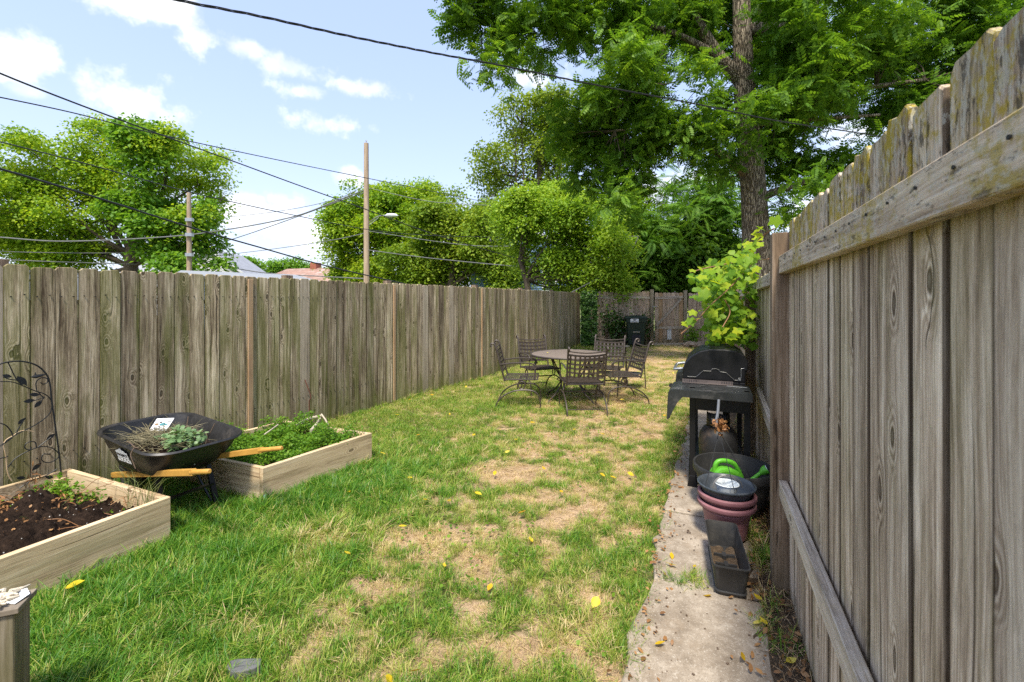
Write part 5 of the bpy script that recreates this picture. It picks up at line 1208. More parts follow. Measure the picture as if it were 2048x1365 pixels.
# root hanging over the rim
mb = MB()
for pts in ([(.0, -.28, .585), (.10, -.30, .60), (.20, -.315, .59), (.27, -.32, .595)], [(.20, -.315, .59), (.21, -.34, .55), (.23, -.335, .50), (.25, -.33, .46)], [(.33, .05, .50), (.36, .06, .58), (.40, .03, .62)], [(-.05, .12, .55), (-.06, .14, .66)], [(.26, .1, .52), (.30, .14, .65)]):
    mb.tube(curve_pts([wl_pt(*p) for p in pts], 4), .0035, 5)
o = mb.build('root_stalk', twigm, smooth=True); props(o, 'thin brown root and stalks hanging over the wheelbarrow rim', 'root')

# dead branch resting on the far bed
mb = MB(); mb.tube(curve_pts([D(592, 852, 4.5), D(618, 838, 4.6), D(643, 832, 4.7)], 4), [.016] * 5 + [.013] * 4, 7); mb.tube([D(643, 829, 4.7), D(651, 840, 4.6), D(656, 850, 4.5)], .008, 6); mb.tube([D(641, 836, 4.7), D(632, 850, 4.45), D(622, 862, 4.3)], [.009, .014, .015], 7)
o = mb.build('dead_branch', deadwood, smooth=True); props(o, 'forked pale dead branch propped over the back of the weedy bed', 'branch')
mb = MB(); mb.tube([D(528, 870, 4.2), D(545, 858, 4.3), D(556, 850, 4.4)], .007, 6); o = mb.build('dead_branch', deadwood); props(o, 'short thin grey stick lying in the weeds of the far bed', 'branch')
mb = MB(); q = plane_pt(620, 830, LP[1] + nrl * .08, nl); mb.tube(curve_pts([q + Vector((0, 0, -.1)), q + Vector((-.01, 0, .15)), q + Vector((.01, 0, .22)), q + Vector((-.06, 0, .42))], 4), .007, 5); o = mb.build('dry_stalk', simple('reddish_stalk', (.12, .05, .03), .8), smooth=True); props(o, 'thin reddish brown dry stalk standing against the left fence behind the weedy bed', 'stalk')

# ------------------------------------------------------------------ metal trellis on the left
tp0 = LP[1] + nrl * .17; tp = lambda px, py: plane_pt(px, py, tp0, nl)
tr = thing('garden_trellis', 'curled black wire trellis with leaf shapes standing in the near bed by the left fence', 'trellis', Vector((tp(60, 900).x, tp(60, 900).y, .18)))
def z1(pts): return [tp(x / 4.877, 700 + y / 4.875) for x, y in pts]
mb = MB(); mb.tube(curve_pts(z1([(600, 1240), (575, 1000), (540, 750), (505, 500), (480, 300), (420, 200), (330, 140), (200, 112), (80, 120), (0, 140), (-120, 200), (-220, 320), (-300, 520), (-340, 800), (-360, 1240)]), 5), .0052, 6); mb.build('frame', iron, tr, smooth=True)
for pts in ([(0, 310), (120, 315), (220, 350), (350, 405), (430, 430), (490, 480), (505, 560), (470, 640), (350, 730), (230, 790), (120, 850), (0, 940)], [(80, 125), (150, 270), (200, 330)], [(30, 265), (100, 290), (170, 300), (220, 350)],
            [(360, 405), (352, 320), (400, 275), (460, 280), (460, 320), (420, 335), (395, 320)], [(215, 275), (240, 320), (262, 350)], [(370, 405), (410, 455), (435, 460)], [(435, 460), (380, 480), (340, 495)], [(435, 460), (410, 490), (395, 510)],
            [(0, 715), (60, 740), (110, 800), (125, 850)], [(230, 690), (180, 770), (150, 830)], [(355, 955), (345, 905), (300, 895), (250, 920), (245, 960), (290, 975), (305, 945)], [(75, 1150), (150, 1060), (280, 985), (400, 945), (500, 955), (570, 1010), (560, 1060), (480, 1100), (410, 1080), (420, 1020), (480, 1020)],
            [(370, 950), (430, 905), (500, 850)], [(190, 1350), (300, 1280), (440, 1230), (560, 1160)], [(440, 1230), (480, 1260)], [(0, 1060), (80, 1040)], [(0, 940), (60, 900), (120, 860)]):
    mb = MB(); mb.tube(curve_pts(z1(pts), 4), .0036, 5); mb.build('scroll', iron, tr, smooth=True)
def tleaf(cx, cy_, ang, L):
    c = tp(cx / 4.877, 700 + cy_ / 4.875); sc_ = L / 4.877 / F * c.y; a = math.radians(ang); dv = nl * math.cos(a) + Vector((0, 0, 1)) * math.sin(a); pv = nl * -math.sin(a) + Vector((0, 0, 1)) * math.cos(a)
    mb = MB(); n = 10; poly = [((k / n) * 1.0, .23 * math.sin(math.pi * k / n)) for k in range(n + 1)] + [((1 - k / n), -.23 * math.sin(math.pi * k / n)) for k in range(1, n)]
    mb.prism(poly, -.0015, .0015, lambda x, y, d: c + dv * (x * sc_) + pv * (y * sc_) + nrl * d); mb.build('leaf', iron, tr)
for a in [(20, 245, -25, 75), (262, 345, 125, 120), (390, 440, 165, 80), (345, 490, 180, 85), (410, 490, 230, 85), (230, 690, 60, 30), (175, 730, 50, 70), (450, 880, 35, 80), (440, 1235, -30, 70), (310, 1180, 40, 90), (250, 1250, 160, 70)]: tleaf(*a)
# little bird finial
c = z1([(300, 265), (345, 262), (400, 250), (440, 240)]); mb = MB(); mb.tube(c, [.003, .014, .010, .003], 7); mb.tube([c[1], c[1] + Vector((0, 0, .03))], [.008, .003], 5); mb.build('bird', iron, tr, smooth=True)
mb = MB(); mb.tube(curve_pts(z1([(325, 800), (260, 785), (180, 800), (140, 830), (40, 905), (60, 1050), (75, 1200), (115, 1280)]), 4), .0035, 5); o = mb.build('dry_vine', straw, smooth=True); props(o, 'pale dry vine stem twined on the wire trellis', 'vine')

# ------------------------------------------------------------------ post at lower left corner
c = Vector((-1.775, 1.60, 0))
pc = thing('wooden_post', 'short mossy knotted post cut off by the lower left corner of the picture', 'post', c)
zt = .485; Rz = Matrix.Rotation(math.radians(24), 3, 'Z')
def rz_(v): return c + Rz @ Vector(v)
wood_corner = wood('mossy_corner_wood', (.06, .045, .03), (.22, .175, .13), (.42, .36, .29), algae=(.07, .075, .015), algae_amt=.8, algae_th=.45, knots=.9, moss_amt=.2, objvar=.1)
board('post', wood_corner, pc, rz_((-.02, .0, 0)), rz_((-.02, .0, zt)), .12, .10, Rz @ Vector((0, -1, 0)), bevel=.004)
board('post', wood_corner, pc, rz_((-.145, .0, 0)), rz_((-.145, .0, zt - .004)), .12, .10, Rz @ Vector((0, -1, 0)), bevel=.004)
mb = MB(); mb.box(rz_((-.08, 0, zt + .013)), (.27, .12, .02), Rz.to_3x3()); mb.build('cap', simple('black_roof_felt', (.20, .165, .125), .8, .2, 0, .4, 30, dirt=((.42, .35, .27), .7)), pc, bevel=.003)
mb = MB()
for k in range(60):
    q = rz_((-.07 + random.gauss(0, .04), random.gauss(.0, .025), zt + .03 + random.uniform(0, .012))); a = random.uniform(0, 6.28); mb.tube([q, q + Vector((math.cos(a), math.sin(a), .1)) * .02, q + Vector((math.cos(a + .8), math.sin(a + .8), 0)) * .035], [.006, .007, .003], 5)
o = mb.build('fibre_clump', rope_m, smooth=True); props(o, 'ragged clump of pale fibre on the corner post', 'fibre clump')
mb = MB(); mb.add([rz_((-.005, -.01, zt + .026)), rz_((.035, -.035, zt + .028)), rz_((.055, .01, zt + .032)), rz_((.035, .04, zt + .04)), rz_((.0, .035, zt + .036))], [(0, 1, 2, 3, 4)]); o = mb.build('paper_scrap', white_print); so = o.modifiers.new('s', 'SOLIDIFY'); so.thickness = .002; props(o, 'torn white scrap of paper lying on the corner post', 'paper')

# ------------------------------------------------------------------ patio set
def make_chair(M, label):
    t = thing('patio_chair', label, 'chair', M, 'bronze metal patio chairs around the round table')
    w = .26; sh = .42
    # seat: frame ring plus fine slats; faces local +y
    mb = MB(); mb.tube([(-w, -.23, sh), (w, -.23, sh), (w, .25, sh + .01), (-w, .25, sh + .01), (-w, -.23, sh)], .011, 6); mb.build('seat_frame', bronze, t, local=True)
    mb = MB(); n = 17
    for k in range(n): y = -.22 + .46 * k / (n - 1); mb.box((0, y, sh + .002), (2 * w - .02, .018, .004))
    mb.box((0, 0, sh - .004), (.012, .46, .004)); mb.box((-.14, 0, sh - .004), (.012, .46, .004)); mb.box((.14, 0, sh - .004), (.012, .46, .004)); mb.build('seat', bronze, t, local=True)
    by = lambda z: -.23 - (z - sh) * .27     # back leans
    for sx_ in (-w, w):
        pts = [(sx_, by(sh - .02), sh - .02), (sx_, by(.65), .65), (sx_, by(.88), .88), (sx_, by(.88) - .03, .935), (sx_, by(.88) - .065, .935), (sx_, by(.88) - .075, .91), (sx_, by(.88) - .055, .895)]
        mb = MB(); mb.tube(curve_pts(pts, 4), .0135, 8); mb.build('back_post', bronze, t, local=True, smooth=True)
    def curvebar(z, dz=.025): return [(x, by(z) - .02 * (1 - (x / w) ** 2) , z - dz * (1 - (x / w) ** 2)) for x in (-w, -.13, 0, .13, w)]
    mb = MB(); mb.tube(curve_pts(curvebar(.885), 3), .009, 6); mb.build('top_rail', bronze, t, local=True, smooth=True)
    mb = MB(); mb.tube(curve_pts(curvebar(.505, .0), 3), .008, 6); mb.build('bottom_rail', bronze, t, local=True, smooth=True)
    for k in range(8):
        x = -w + .035 + (2 * w - .07) * k / 7; dz = .025 * (1 - (x / w) ** 2); dy = .02 * (1 - (x / w) ** 2); mb = MB(); mb.bar((x, by(.50) - dy, .50), (x, by(.84) - dy, .84 - dz), .026, .005, (0, 1, 0)); mb.build('slat', bronze, t, local=True)
    for k in range(6):
        z = .535 + .06 * k; P = curvebar(z, .022); mb = MB()
        for a, b in zip(P[:-1], P[1:]): mb.bar(Vector(a) + Vector((0, .006, 0)), Vector(b) + Vector((0, .006, 0)), .026, .004, (0, 1, 0))
        mb.build('slat', bronze, t, local=True)
    for sx_ in (-w - .012, w + .012):
        pts = [(sx_, by(.63), .64), (sx_, -.08, .665), (sx_, .10, .665), (sx_, .20, .64), (sx_, .225, .60), (sx_, .20, .58), (sx_, .185, .60)]
        mb = MB(); mb.tube(curve_pts(pts, 4), .011, 6); mb.tube([(sx_, .20, .64), (sx_, .21, .5), (sx_, .20, sh)], .009, 6); mb.build('arm', bronze, t, local=True, smooth=True)
        pts = [(sx_, -.36, 0), (sx_, -.33, .10), (sx_, -.23, .20), (sx_, -.08, .265), (sx_, .08, .28), (sx_, .20, .26), (sx_, .265, .19), (sx_, .285, .09), (sx_, .29, 0)]
        mb = MB(); mb.tube(curve_pts(pts, 4), .0105, 6); mb.build('leg', bronze, t, local=True, smooth=True)
        sp = [(sx_ * .92, .02 + .055 * math.cos(a) * (1 - .25 * a / 9), .345 + .065 * math.sin(a) * (1 - .2 * a / 9)) for a in [k * .5 for k in range(19)]]
        mb = MB(); mb.tube(sp, .009, 5); mb.build('spring', bronze, t, local=True, smooth=True)
    mb = MB(); mb.tube([(-w, -.33, .10), (w, -.33, .10)], .007, 6); mb.tube([(-w, .0, .28), (w, .0, .28)], .009, 6); mb.build('stretcher', bronze, t, local=True)
    return t
TC = Vector((.91, 7.16, 0))
def face(pos, tgt):
    d = Vector(tgt) - Vector(pos); return Matrix.Translation(Vector(pos)) @ Matrix.Rotation(math.atan2(-d.x, d.y), 4, 'Z')
ch = make_chair(face((.985, 6.42, 0), (.93, 7.3, 0)), 'bronze patio chair nearest the camera, its lattice back turned to us')
for pos, tgt, lab in (((.14, 6.78, 0), (1.2, 6.70, 0), 'bronze patio chair on the left of the table, seen side-on facing right'), ((.47, 7.70, 0), (.72, 7.0, 0), 'bronze patio chair behind the table towards the left fence, facing us'),
                      ((1.58, 7.72, 0), (1.22, 6.95, 0), 'bronze patio chair behind the table on the right, frame glinting pale'), ((1.66, 7.02, 0), (.5, 6.86, 0), 'bronze patio chair on the right of the table, seen side-on facing left')):
    copy_tree(ch, face(pos, tgt), lab)
tbl = thing('patio_table', 'round bronze metal patio table with curved legs in the middle of the lawn', 'table', TC)
mb = MB(); mb.lathe([(0, .718), (.60, .718), (.607, .716), (.607, .712), (0, .712)], n=48); mb.build('tabletop', simple('table_mesh_bronze', (.20, .155, .125), .5, .4, .1, .15, 70), tbl, local=True, smooth=True)
mb = MB(); mb.tube([(.612 * math.cos(a), .612 * math.sin(a), .713) for a in [2 * math.pi * k / 48 for k in range(49)]], .014, 8, cap=False); mb.build('rim', bronze, tbl, local=True, smooth=True)
for k in range(4):
    a = math.radians(40 + 90 * k); r = lambda rr, z: (rr * math.cos(a), rr * math.sin(a), z)
    mb = MB(); mb.tube(curve_pts([r(.42, .705), r(.34, .55), r(.20, .36), r(.20, .26), r(.32, .13), r(.45, .05), r(.50, 0)], 4), .012, 7); mb.build('leg', bronze, tbl, local=True, smooth=True)
mb = MB(); mb.tube([(.2 * math.cos(a), .2 * math.sin(a), .32) for a in [2 * math.pi * k / 24 for k in range(25)]], .009, 6, cap=False); mb.build('ring_stretcher', bronze, tbl, local=True, smooth=True)
q = Vector((TC.x - .35, TC.y - .02, .735)); o = link('fallen_leaf', FM[2], None, Matrix.Translation(q) @ Matrix.Diagonal((.06, .06, .06, 1))); props(o, 'yellow leaf lying on the patio table', 'leaf')
# plant stand behind the right chair
ps = thing('plant_stand', 'thin three-tier metal plant stand behind the right patio chair', 'plant stand', (2.1, 8.0, 0))
sl_ = simple('dark_tier', (.06, .055, .05), .5)
for (x, y, z, r) in ((1.94, 8.05, .755, .14), (2.18, 7.98, .52, .16), (2.12, 8.0, .285, .16)):
    mb = MB(); mb.lathe([(0, z), (r, z), (r, z - .012), (0, z - .012)], (x, y, 0), 20); mb.build('tier', sl_, ps)
for (x, y, zt_) in ((2.0, 8.0, .75), (2.31, 7.96, .52), (2.05, 8.14, .52), (1.9, 8.12, .75)):
    mb = MB(); mb.tube([(x, y, zt_), (x + .03 * (1 if x > 2.2 else 0), y, 0)], .010, 6); mb.build('leg', bronze, ps)

# ------------------------------------------------------------------ wheelie bin
Mb = Matrix.Translation(Vector((bx(1263), 15.35, 0))) @ Matrix.Rotation(math.radians(-12), 4, 'Z')
bn = thing('trash_bin', 'dark green wheeled trash bin with a numbered label against the far fence', 'trash bin', Mb)
mb = MB()
def fr(w0, d0, z0, w1, d1, z1): return [(-w0, -d0, z0), (w0, -d0, z0), (w0, d0, z0), (-w0, d0, z0), (-w1, -d1, z1), (w1, -d1, z1), (w1, d1, z1), (-w1, d1, z1)]
BF = [(0, 3, 2, 1), (4, 5, 6, 7), (0, 1, 5, 4), (1, 2, 6, 5), (2, 3, 7, 6), (3, 0, 4, 7)]
mb.add(fr(.25, .28, .06, .31, .36, .84), BF); mb.build('body', bin_m, bn, local=True, bevel=.03)
mb = MB(); mb.add(fr(.325, .375, .81, .335, .385, .95), BF); mb.build('collar', bin_m, bn, local=True, bevel=.015)
mb = MB(); mb.add(fr(.36, .41, .955, .33, .38, 1.02), BF); mb.box((0, -.05, 1.03), (.36, .5, .03)); mb.build('lid', bin_m, bn, local=True, bevel=.02)
mb = MB(); mb.box((0, -.392, .51), (.2, .03, .02)); mb.build('lift_bar', steel, bn, local=True)
mb = MB(); mb.prism([(-.14, .08), (.14, .08), (.14, .36), (.10, .42), (-.10, .42), (-.14, .36)], -.335, -.31, lambda a, b, d: (a, d + .03 * (.4 - b), b)); mb.build('recess_panel', dark_print, bn, local=True)
for sx_ in (-1, 1):
    mb = MB(); mb.tube([(sx_ * .27, .30, .12), (sx_ * .33, .30, .12)], .12, 18); mb.build('wheel', rubber, bn, local=True)
mb = MB(); mb.box((0, 0, 0), (.26, .004, .12)); link('label_sticker', mb.mesh('label_sticker', white_print), bn, Mb @ Matrix.Translation((-.06, -.389, .885)))
link('lettering', text_mesh('385', .075, dark_print, bold=.002), bn, Mb @ Matrix.Translation((-.06, -.3925, .905)) @ Matrix.Rotation(math.radians(90), 4, 'X'), label='number on the white sticker')
mb = MB(); mb.box((0, 0, 0), (.20, .001, .016)); link('printed_line', mb.mesh('printed_line', dark_print), bn, Mb @ Matrix.Translation((-.06, -.392, .845)))

# ------------------------------------------------------------------ grill
g0 = Vector((1.47, 3.76, 0)); Mg = Matrix.Translation(g0) @ Matrix((NR, UL, Vector((0, 0, 1)))).transposed().to_4x4()
gr_ = thing('barbecue_grill', 'black gas barbecue grill seen end-on beside the right fence, lid closed', 'grill', Mg)
zg = .035
for (x, y) in ((0, 0), (.40, 0), (0, .98), (.40, .98)):
    mb = MB(); mb.box((x + .02, y, .42 + zg), (.045, .045, .78)); 
    mb.prism([(-.03, .0), (.03, .0), (.018, .09), (-.018, .09)], -.03, .03, lambda a, b, d: (x + .02 + a * 1.3, y + d, b + .005 + zg)); mb.build('leg', black_metal, gr_, local=True, bevel=.003)
mb = MB(); mb.box((.22, .0, .735), (.40, .03, .13)); mb.box((.22, .98, .735), (.40, .03, .13)); mb.box((.02, .49, .735), (.03, .98, .13)); mb.box((.42, .49, .735), (.03, .98, .13)); mb.build('frame', black_metal, gr_, local=True)
mb = MB(); mb.box((.22, .49, .15), (.42, 1.0, .03)); mb.build('bottom_shelf', black_metal, gr_, local=True)
def shelf(y0, y1):
    pr = [(-.17, .60), (-.165, .74), (-.16, .815), (-.14, .838), (-.10, .845), (.45, .845), (.45, .80), (.435, .80), (.435, .828), (-.10, .828), (-.135, .80), (-.148, .73), (-.16, .60)]
    n = len(pr)
    mb = MB(); v = [(a, y0, b) for a, b in pr] + [(a, y1, b) for a, b in pr]
    mb.v = v; mb.f = [(k, (k + 1) % n, n + (k + 1) % n, n + k) for k in range(n)]
    # end flange plate with drop at the front, built as quads strip
    fl = [(-.17, .60), (-.165, .74), (-.16, .815), (-.14, .838), (-.10, .845), (.45, .845), (.45, .79), (-.05, .79), (-.09, .74), (-.12, .68), (-.15, .61)]
    mb.prism(fl, y0 - .004, y0 + .004, lambda a, b, d: (a, d, b)); mb.prism(fl, y1 - .004, y1 + .004, lambda a, b, d: (a, d, b))
    mb.build('side_shelf', simple('satin_black_shelf', (.022, .024, .024), .38, .5, 0, .3, 14, dirt=((.12, .11, .10), .5)), gr_, local=True)
shelf(-.14, .26); shelf(.86, 1.16)
LPf = [(-.07, .865), (-.07, .955), (-.045, 1.02), (.0, 1.075), (.07, 1.12), (.15, 1.142), (.27, 1.145), (.36, 1.135), (.42, 1.10), (.45, 1.05), (.45, .97), (.43, .96), (.43, .865)]
mb = MB(); mb.prism(LPf, .28, .84, lambda a, b, d: (a, d, b)); mb.build('lid', black_metal, gr_, local=True, bevel=.012)
mb = MB(); mb.prism([(-.05, .865), (.43, .865), (.40, .70), (.02, .70)], .285, .835, lambda a, b, d: (a, d, b)); mb.build('firebox', black_metal, gr_, local=True, bevel=.006)
mb = MB(); ol = [(-.03, .892), (.04, .892), (.10, .95), (.16, .95), (.17, .97), (.20, .975), (.225, .965), (.235, .95), (.28, .945), (.345, .885), (.37, .885)]; mb.tube([(a, .274, b) for a, b in ol], .0022, 5); mb.tube([(.375, .274, .885), (.375, .274, .905), (.395, .274, .905), (.395, .274, .985), (.42, .274, .99)], .0018, 5); mb.tube([(.385, .27, .893), (.385, .266, .893)], .009, 10); mb.build('pressed_outline', steel, gr_, local=True)
mb = MB(); mb.tube(curve_pts([(-.07, .36, .95), (-.13, .36, .94), (-.145, .40, .935), (-.145, .72, .935), (-.13, .76, .94), (-.07, .76, .95)], 3), .013, 8); mb.build('handle', steel, gr_, local=True, smooth=True)
# perforated plate lying on the shelf
mb = MB(); mb.box((.13, .235, .862), (.40, .004, .03)); mb.box((.13, .215, .850), (.40, .04, .004)); hp = mb.build('perforated_strip', simple('greasy_steel', (.11, .09, .085), .6, .4, .2, .3, 40), gr_, local=True)
mb = MB()
for k in list(range(6)) + list(range(16, 21)):
    for zz in (.857, .868): mb.tube([(-.05 + k * .0185, .2335, zz), (-.05 + k * .0185, .232, zz)], .0042, 6)
mb.build('holes', dark_print, gr_, local=True, kind='stuff')
mb = MB(); mb.tube(curve_pts([(.07, .02, .85), (.09, .06, .855), (.12, .12, .852), (.14, .17, .853)], 4), .003, 5); mb.tube(curve_pts([(.28, .16, .85), (.35, .14, .852), (.43, .12, .854)], 3), .0015, 4)
o = MB.build(mb, 'wire_poker', steel, gr_, local=True, smooth=True)
mb = MB(); mb.tube([(-.01, .12, .14), (.02, .12, .14)], .10, 20); mb.build('wheel', rubber, gr_, local=True)
mb = MB(); mb.tube([(-.18, y_, .77) for y_ in (.45, .47)], .02, 10); 
for y_ in (.38, .55, .72): mb.tube([(-.055, y_, .78), (-.09, y_, .775)], .024, 12)
mb.build('knob', black_plastic, gr_, local=True)
# gas tank
tcn_ = Mg @ Vector((.215, .12, 0)); tk = thing('propane_tank', 'dark grey propane tank standing under the near shelf of the grill', 'gas tank', Vector((tcn_.x, tcn_.y, .168)))
mb = MB(); mb.lathe([(0, .02), (.09, .02), (.135, .05), (.148, .10), (.15, .24), (.14, .30), (.11, .345), (.05, .37), (0, .375)], n=28); mb.build('body', tankm, tk, local=True, smooth=True)
mb = MB(); mb.lathe([(.11, 0), (.112, .03), (.108, .03), (.106, 0)], n=24); mb.build('foot_ring', tankm, tk, local=True)
mb = MB(); n = 22
for k in range(n):
    a0, a1 = math.radians(140 + 260 * k / n), math.radians(140 + 260 * (k + 1) / n)
    z0, z1_ = (.35, .47) if not (k in (6, 7, 8, 13, 14, 15)) else (.43, .47)
    for (za, zb) in ([(.35, .385), (.43, .47)] if k in (6, 7, 8, 13, 14, 15) else [(.35, .47)]):
        mb.add([(.09 * math.cos(a0), .09 * math.sin(a0), za), (.09 * math.cos(a1), .09 * math.sin(a1), za), (.088 * math.cos(a1), .088 * math.sin(a1), zb), (.088 * math.cos(a0), .088 * math.sin(a0), zb)], [(0, 1, 2, 3)])
co = mb.build('collar', tankm, tk, local=True, smooth=True); so = co.modifiers.new('s', 'SOLIDIFY'); so.thickness = .004
mb = MB(); mb.tube([(0, 0, .37), (0, 0, .44)], .018, 10); mb.tube([(0, 0, .43), (0, 0, .45)], .03, 12); mb.tube([(0, 0, .40), (.06, -.02, .40)], .012, 8); mb.build('valve', steel, tk, local=True)

# ------------------------------------------------------------------ pots
pb = G(1463, 930, .32); pb = Vector((1.63, 3.36, .03))
bp = thing('plant_pot', 'very large charcoal plastic tub nearest the grill legs', 'plant pot', pb)
mb = MB(); mb.lathe([(0, .0), (.185, 0), (.20, .01), (.235, .17), (.255, .262), (.270, .265), (.274, .275), (.274, .318), (.268, .325), (.258, .322), (.250, .27), (.225, .15), (.19, .03), (0, .025)], n=56); mb.build('tub', charcoal_pot, bp, local=True, smooth=True)
mb = MB(); mb.tube([(.262 * math.cos(a), .262 * math.sin(a), .262) for a in [2 * math.pi * k / 40 for k in range(41)]], .005, 6, cap=False); mb.build('rim_band', charcoal_pot, bp, local=True, smooth=True)
# watering can inside
wcn = thing('watering_can', 'bright lime-green plastic watering can lying inside the large charcoal tub', 'watering can', pb + Vector((0, -.0, .16)))
mb = MB(); cc = Vector((-.035, .02, .0))
body = [(-.115, .0), (-.12, .08), (-.10, .125), (-.065, .15), (-.03, .155), (.02, .148), (.07, .125), (.10, .09), (.115, .04), (.11, 0)]
mb.prism([(x, z) for x, z in body], -.055, .055, lambda a, b, d: cc + Vector((a, d, b - .01))); mb.build('body', greenpl, wcn, local=True, bevel=.02)
mb = MB(); mb.tube(curve_pts([cc + Vector((-.095, 0, .10)), cc + Vector((-.075, 0, .17)), cc + Vector((-.02, 0, .185)), cc + Vector((.05, 0, .165)), cc + Vector((.095, 0, .105)), cc + Vector((.115, 0, .04))], 4), .017, 10); mb.build('handle', greenpl, wcn, local=True, smooth=True)
mb = MB(); mb.tube([Vector((.10, -.02, .03)), Vector((.15, -.03, .08)), Vector((.185, -.04, .115))], [.020, .015, .014], 10); mb.build('spout', greenpl, wcn, local=True, smooth=True)
mb = MB(); mb.tube([Vector((.183, -.04, .113)), Vector((.205, -.045, .132)), Vector((.225, -.05, .146))], [.014, .030, .034], 16); ro = mb.build('rose', greenpl, wcn, local=True, smooth=True)
mb = MB(); mb.tube([Vector((.2255, -.0501, .1465)), Vector((.228, -.051, .148))], .031, 16); mb.build('rose_face', whitepl, wcn, local=True)

mc = Vector((1.398, 2.97, .03))
for i, (dz, lab) in enumerate(((0, 'mauve plastic pot, lower one of the nested pair on the path'), (.055, 'mauve plastic pot nested inside another, its rim on top'))):
    mp = thing('plant_pot', lab, 'plant pot', mc + Vector((0.003 * i, 0, dz)), 'nested mauve pots')
    mb = MB(); mb.lathe([(0, 0), (.10, 0), (.112, .01), (.145, .17), (.152, .182), (.150, .188), (.158, .196), (.170, .200), (.178, .212), (.176, .228), (.165, .236), (.155, .232), (.148, .20), (.12, .02), (0, .015)] if i == 0 else [(.118, .10), (.150, .188), (.158, .196), (.170, .200), (.178, .212), (.176, .228), (.165, .236), (.155, .232), (.148, .20), (.116, .10)], n=48); mb.build('pot', mauve, mp, local=True, smooth=True)
hb = thing('hanging_basket', 'dark slate-blue hanging basket with wires, sitting on the mauve pots', 'hanging basket', mc + Vector((0, 0, .20)))
mb = MB(); mb.lathe([(0, .03), (.10, .03), (.14, .06), (.155, .125), (.166, .128), (.175, .134), (.176, .142), (.168, .146), (.160, .140), (.15, .12), (.134, .06), (.1, .04), (0, .04)], n=48); mb.build('bowl', slate_pot, hb, local=True, smooth=True)
hook = Vector((.02, .20, .46)); hk = Vector((.0, .10, .455))
for a in (200, 262, 330, 20):
    a = math.radians(a); e = Vector((.170 * math.cos(a), .170 * math.sin(a), .142)); mb = MB(); mb.tube([e, e.lerp(hk, .5), hk], .0022, 5); mb.build('wire', iron, hb, local=True)
mb = MB(); mb.tube(curve_pts([hk, hk + Vector((-.02, 0, .05)), hk + Vector((.0, .02, .12)), hk + Vector((.02, .05, .20))], 4), [.012] * 4 + [.010] * 4 + [.009] * 5, 7); mb.build('hook', simple('grey_blue_hook', (.14, .15, .17), .5), hb, local=True, smooth=True)
mb = MB(); mb.lathe([(0, .085), (.055, .085), (.070, .145), (.075, .147), (.072, .15), (.065, .147), (.052, .095), (0, .095)], (.0, -.01, 0), 28); mb.build('inner_pot', whitepl, hb, local=True, smooth=True, label='small pale grey pot inside the basket')
for k, r in enumerate((.095, .080)):
    mb = MB(); mb.tube([(r * math.cos(a), -.02 + .03 * k, .12 + r * .85 * math.sin(a)) for a in [math.pi * j / 14 for j in range(15)]], .0035, 6); mb.build('hoop', simple('grey_wire', (.2, .19, .18), .5, .4, .4), hb, local=True, smooth=True)
# dried orange plant on the hook
P_ = np.array([tuple(mc + Vector((0, 0, .20)) + hk + Vector((random.gauss(-.005, .022), random.gauss(-.01, .02), random.gauss(.035, .022)))) for _ in range(90)]); n = len(P_)
R = rot_mats(rng.uniform(0, 6.28, n), rng.normal(0, .9, n), rng.normal(0, .9, n)); Vv, Ff = stamp(LEAF_V, LEAF_F, P_, R, .030 * rng.uniform(.5, 1.3, n)); o = np_mesh('dried_foliage', Vv, Ff, orange_m); props(o, 'clump of orange dried leaves on the hanging basket hook', 'dried leaves')

# trough planter
tc0, tc1 = Vector((1.125, 2.33, 0)), Vector((1.285, 2.80, 0)); tdir = (tc1 - tc0).normalized(); tside = Vector((tdir.y, -tdir.x, 0)); Lt = (tc1 - tc0).length
Mt = Matrix.Translation((tc0 + tc1) / 2 + Vector((0, 0, .036))) @ Matrix((tside, tdir, Vector((0, 0, 1)))).transposed().to_4x4()
pt = thing('trough_planter', 'empty black rectangular trough planter with dirt in the bottom on the path', 'planter', Mt)
def rr(hx, hy, z, rc, n=5, warp=0):
    P = []
    for (cx, cy_, a0) in ((hx - rc, hy - rc, 0), (-hx + rc, hy - rc, 90), (-hx + rc, -hy + rc, 180), (hx - rc, -hy + rc, 270)):
        for k in range(n):
            a = math.radians(a0 + 90 * k / (n - 1)); x = cx + rc * math.cos(a); y = cy_ + rc * math.sin(a); P.append((x - warp * math.cos(y / hy * 1.4), y, z))
    return P
R_ = [rr(.072, .225, .0, .03), rr(.078, .24, .022, .03), rr(.072, .232, .026, .03), rr(.086, .255, .155, .028, warp=.004), rr(.091, .262, .16, .028, warp=.004), rr(.091, .262, .167, .028, warp=.004), rr(.085, .256, .167, .026, warp=.004), rr(.069, .228, .032, .028)]
nn2 = len(R_[0]); mb = MB(); mb.v = [p for r_ in R_ for p in r_]
for i in range(len(R_) - 1):
    for k in range(nn2): mb.f.append((i * nn2 + k, i * nn2 + (k + 1) % nn2, (i + 1) * nn2 + (k + 1) % nn2, (i + 1) * nn2 + k))
mb.f.append(tuple(range(nn2))[::-1]); mb.f.append(tuple((len(R_) - 1) * nn2 + k for k in range(nn2)))
mb.build('trough', charcoal_pot, pt, local=True, smooth=True)
for y in (-.12, -.02, .08):
    mb = MB(); mb.box((0, y, .045), (.11, .012, .025)); mb.box((.0, y, .05), (.02, .05, .02)); mb.build('rib', charcoal_pot, pt, local=True)
mb = MB(); 
V_, F_ = [], []
N_ = 14
for j in range(N_ + 1):
    for i in range(N_ + 1):
        x, y = -.066 + .132 * i / N_, -.22 + .42 * j / N_; V_.append(Mt @ Vector((x, y, .038 + .018 * mnoise.noise(Vector((x * 30, y * 20, 1))))))
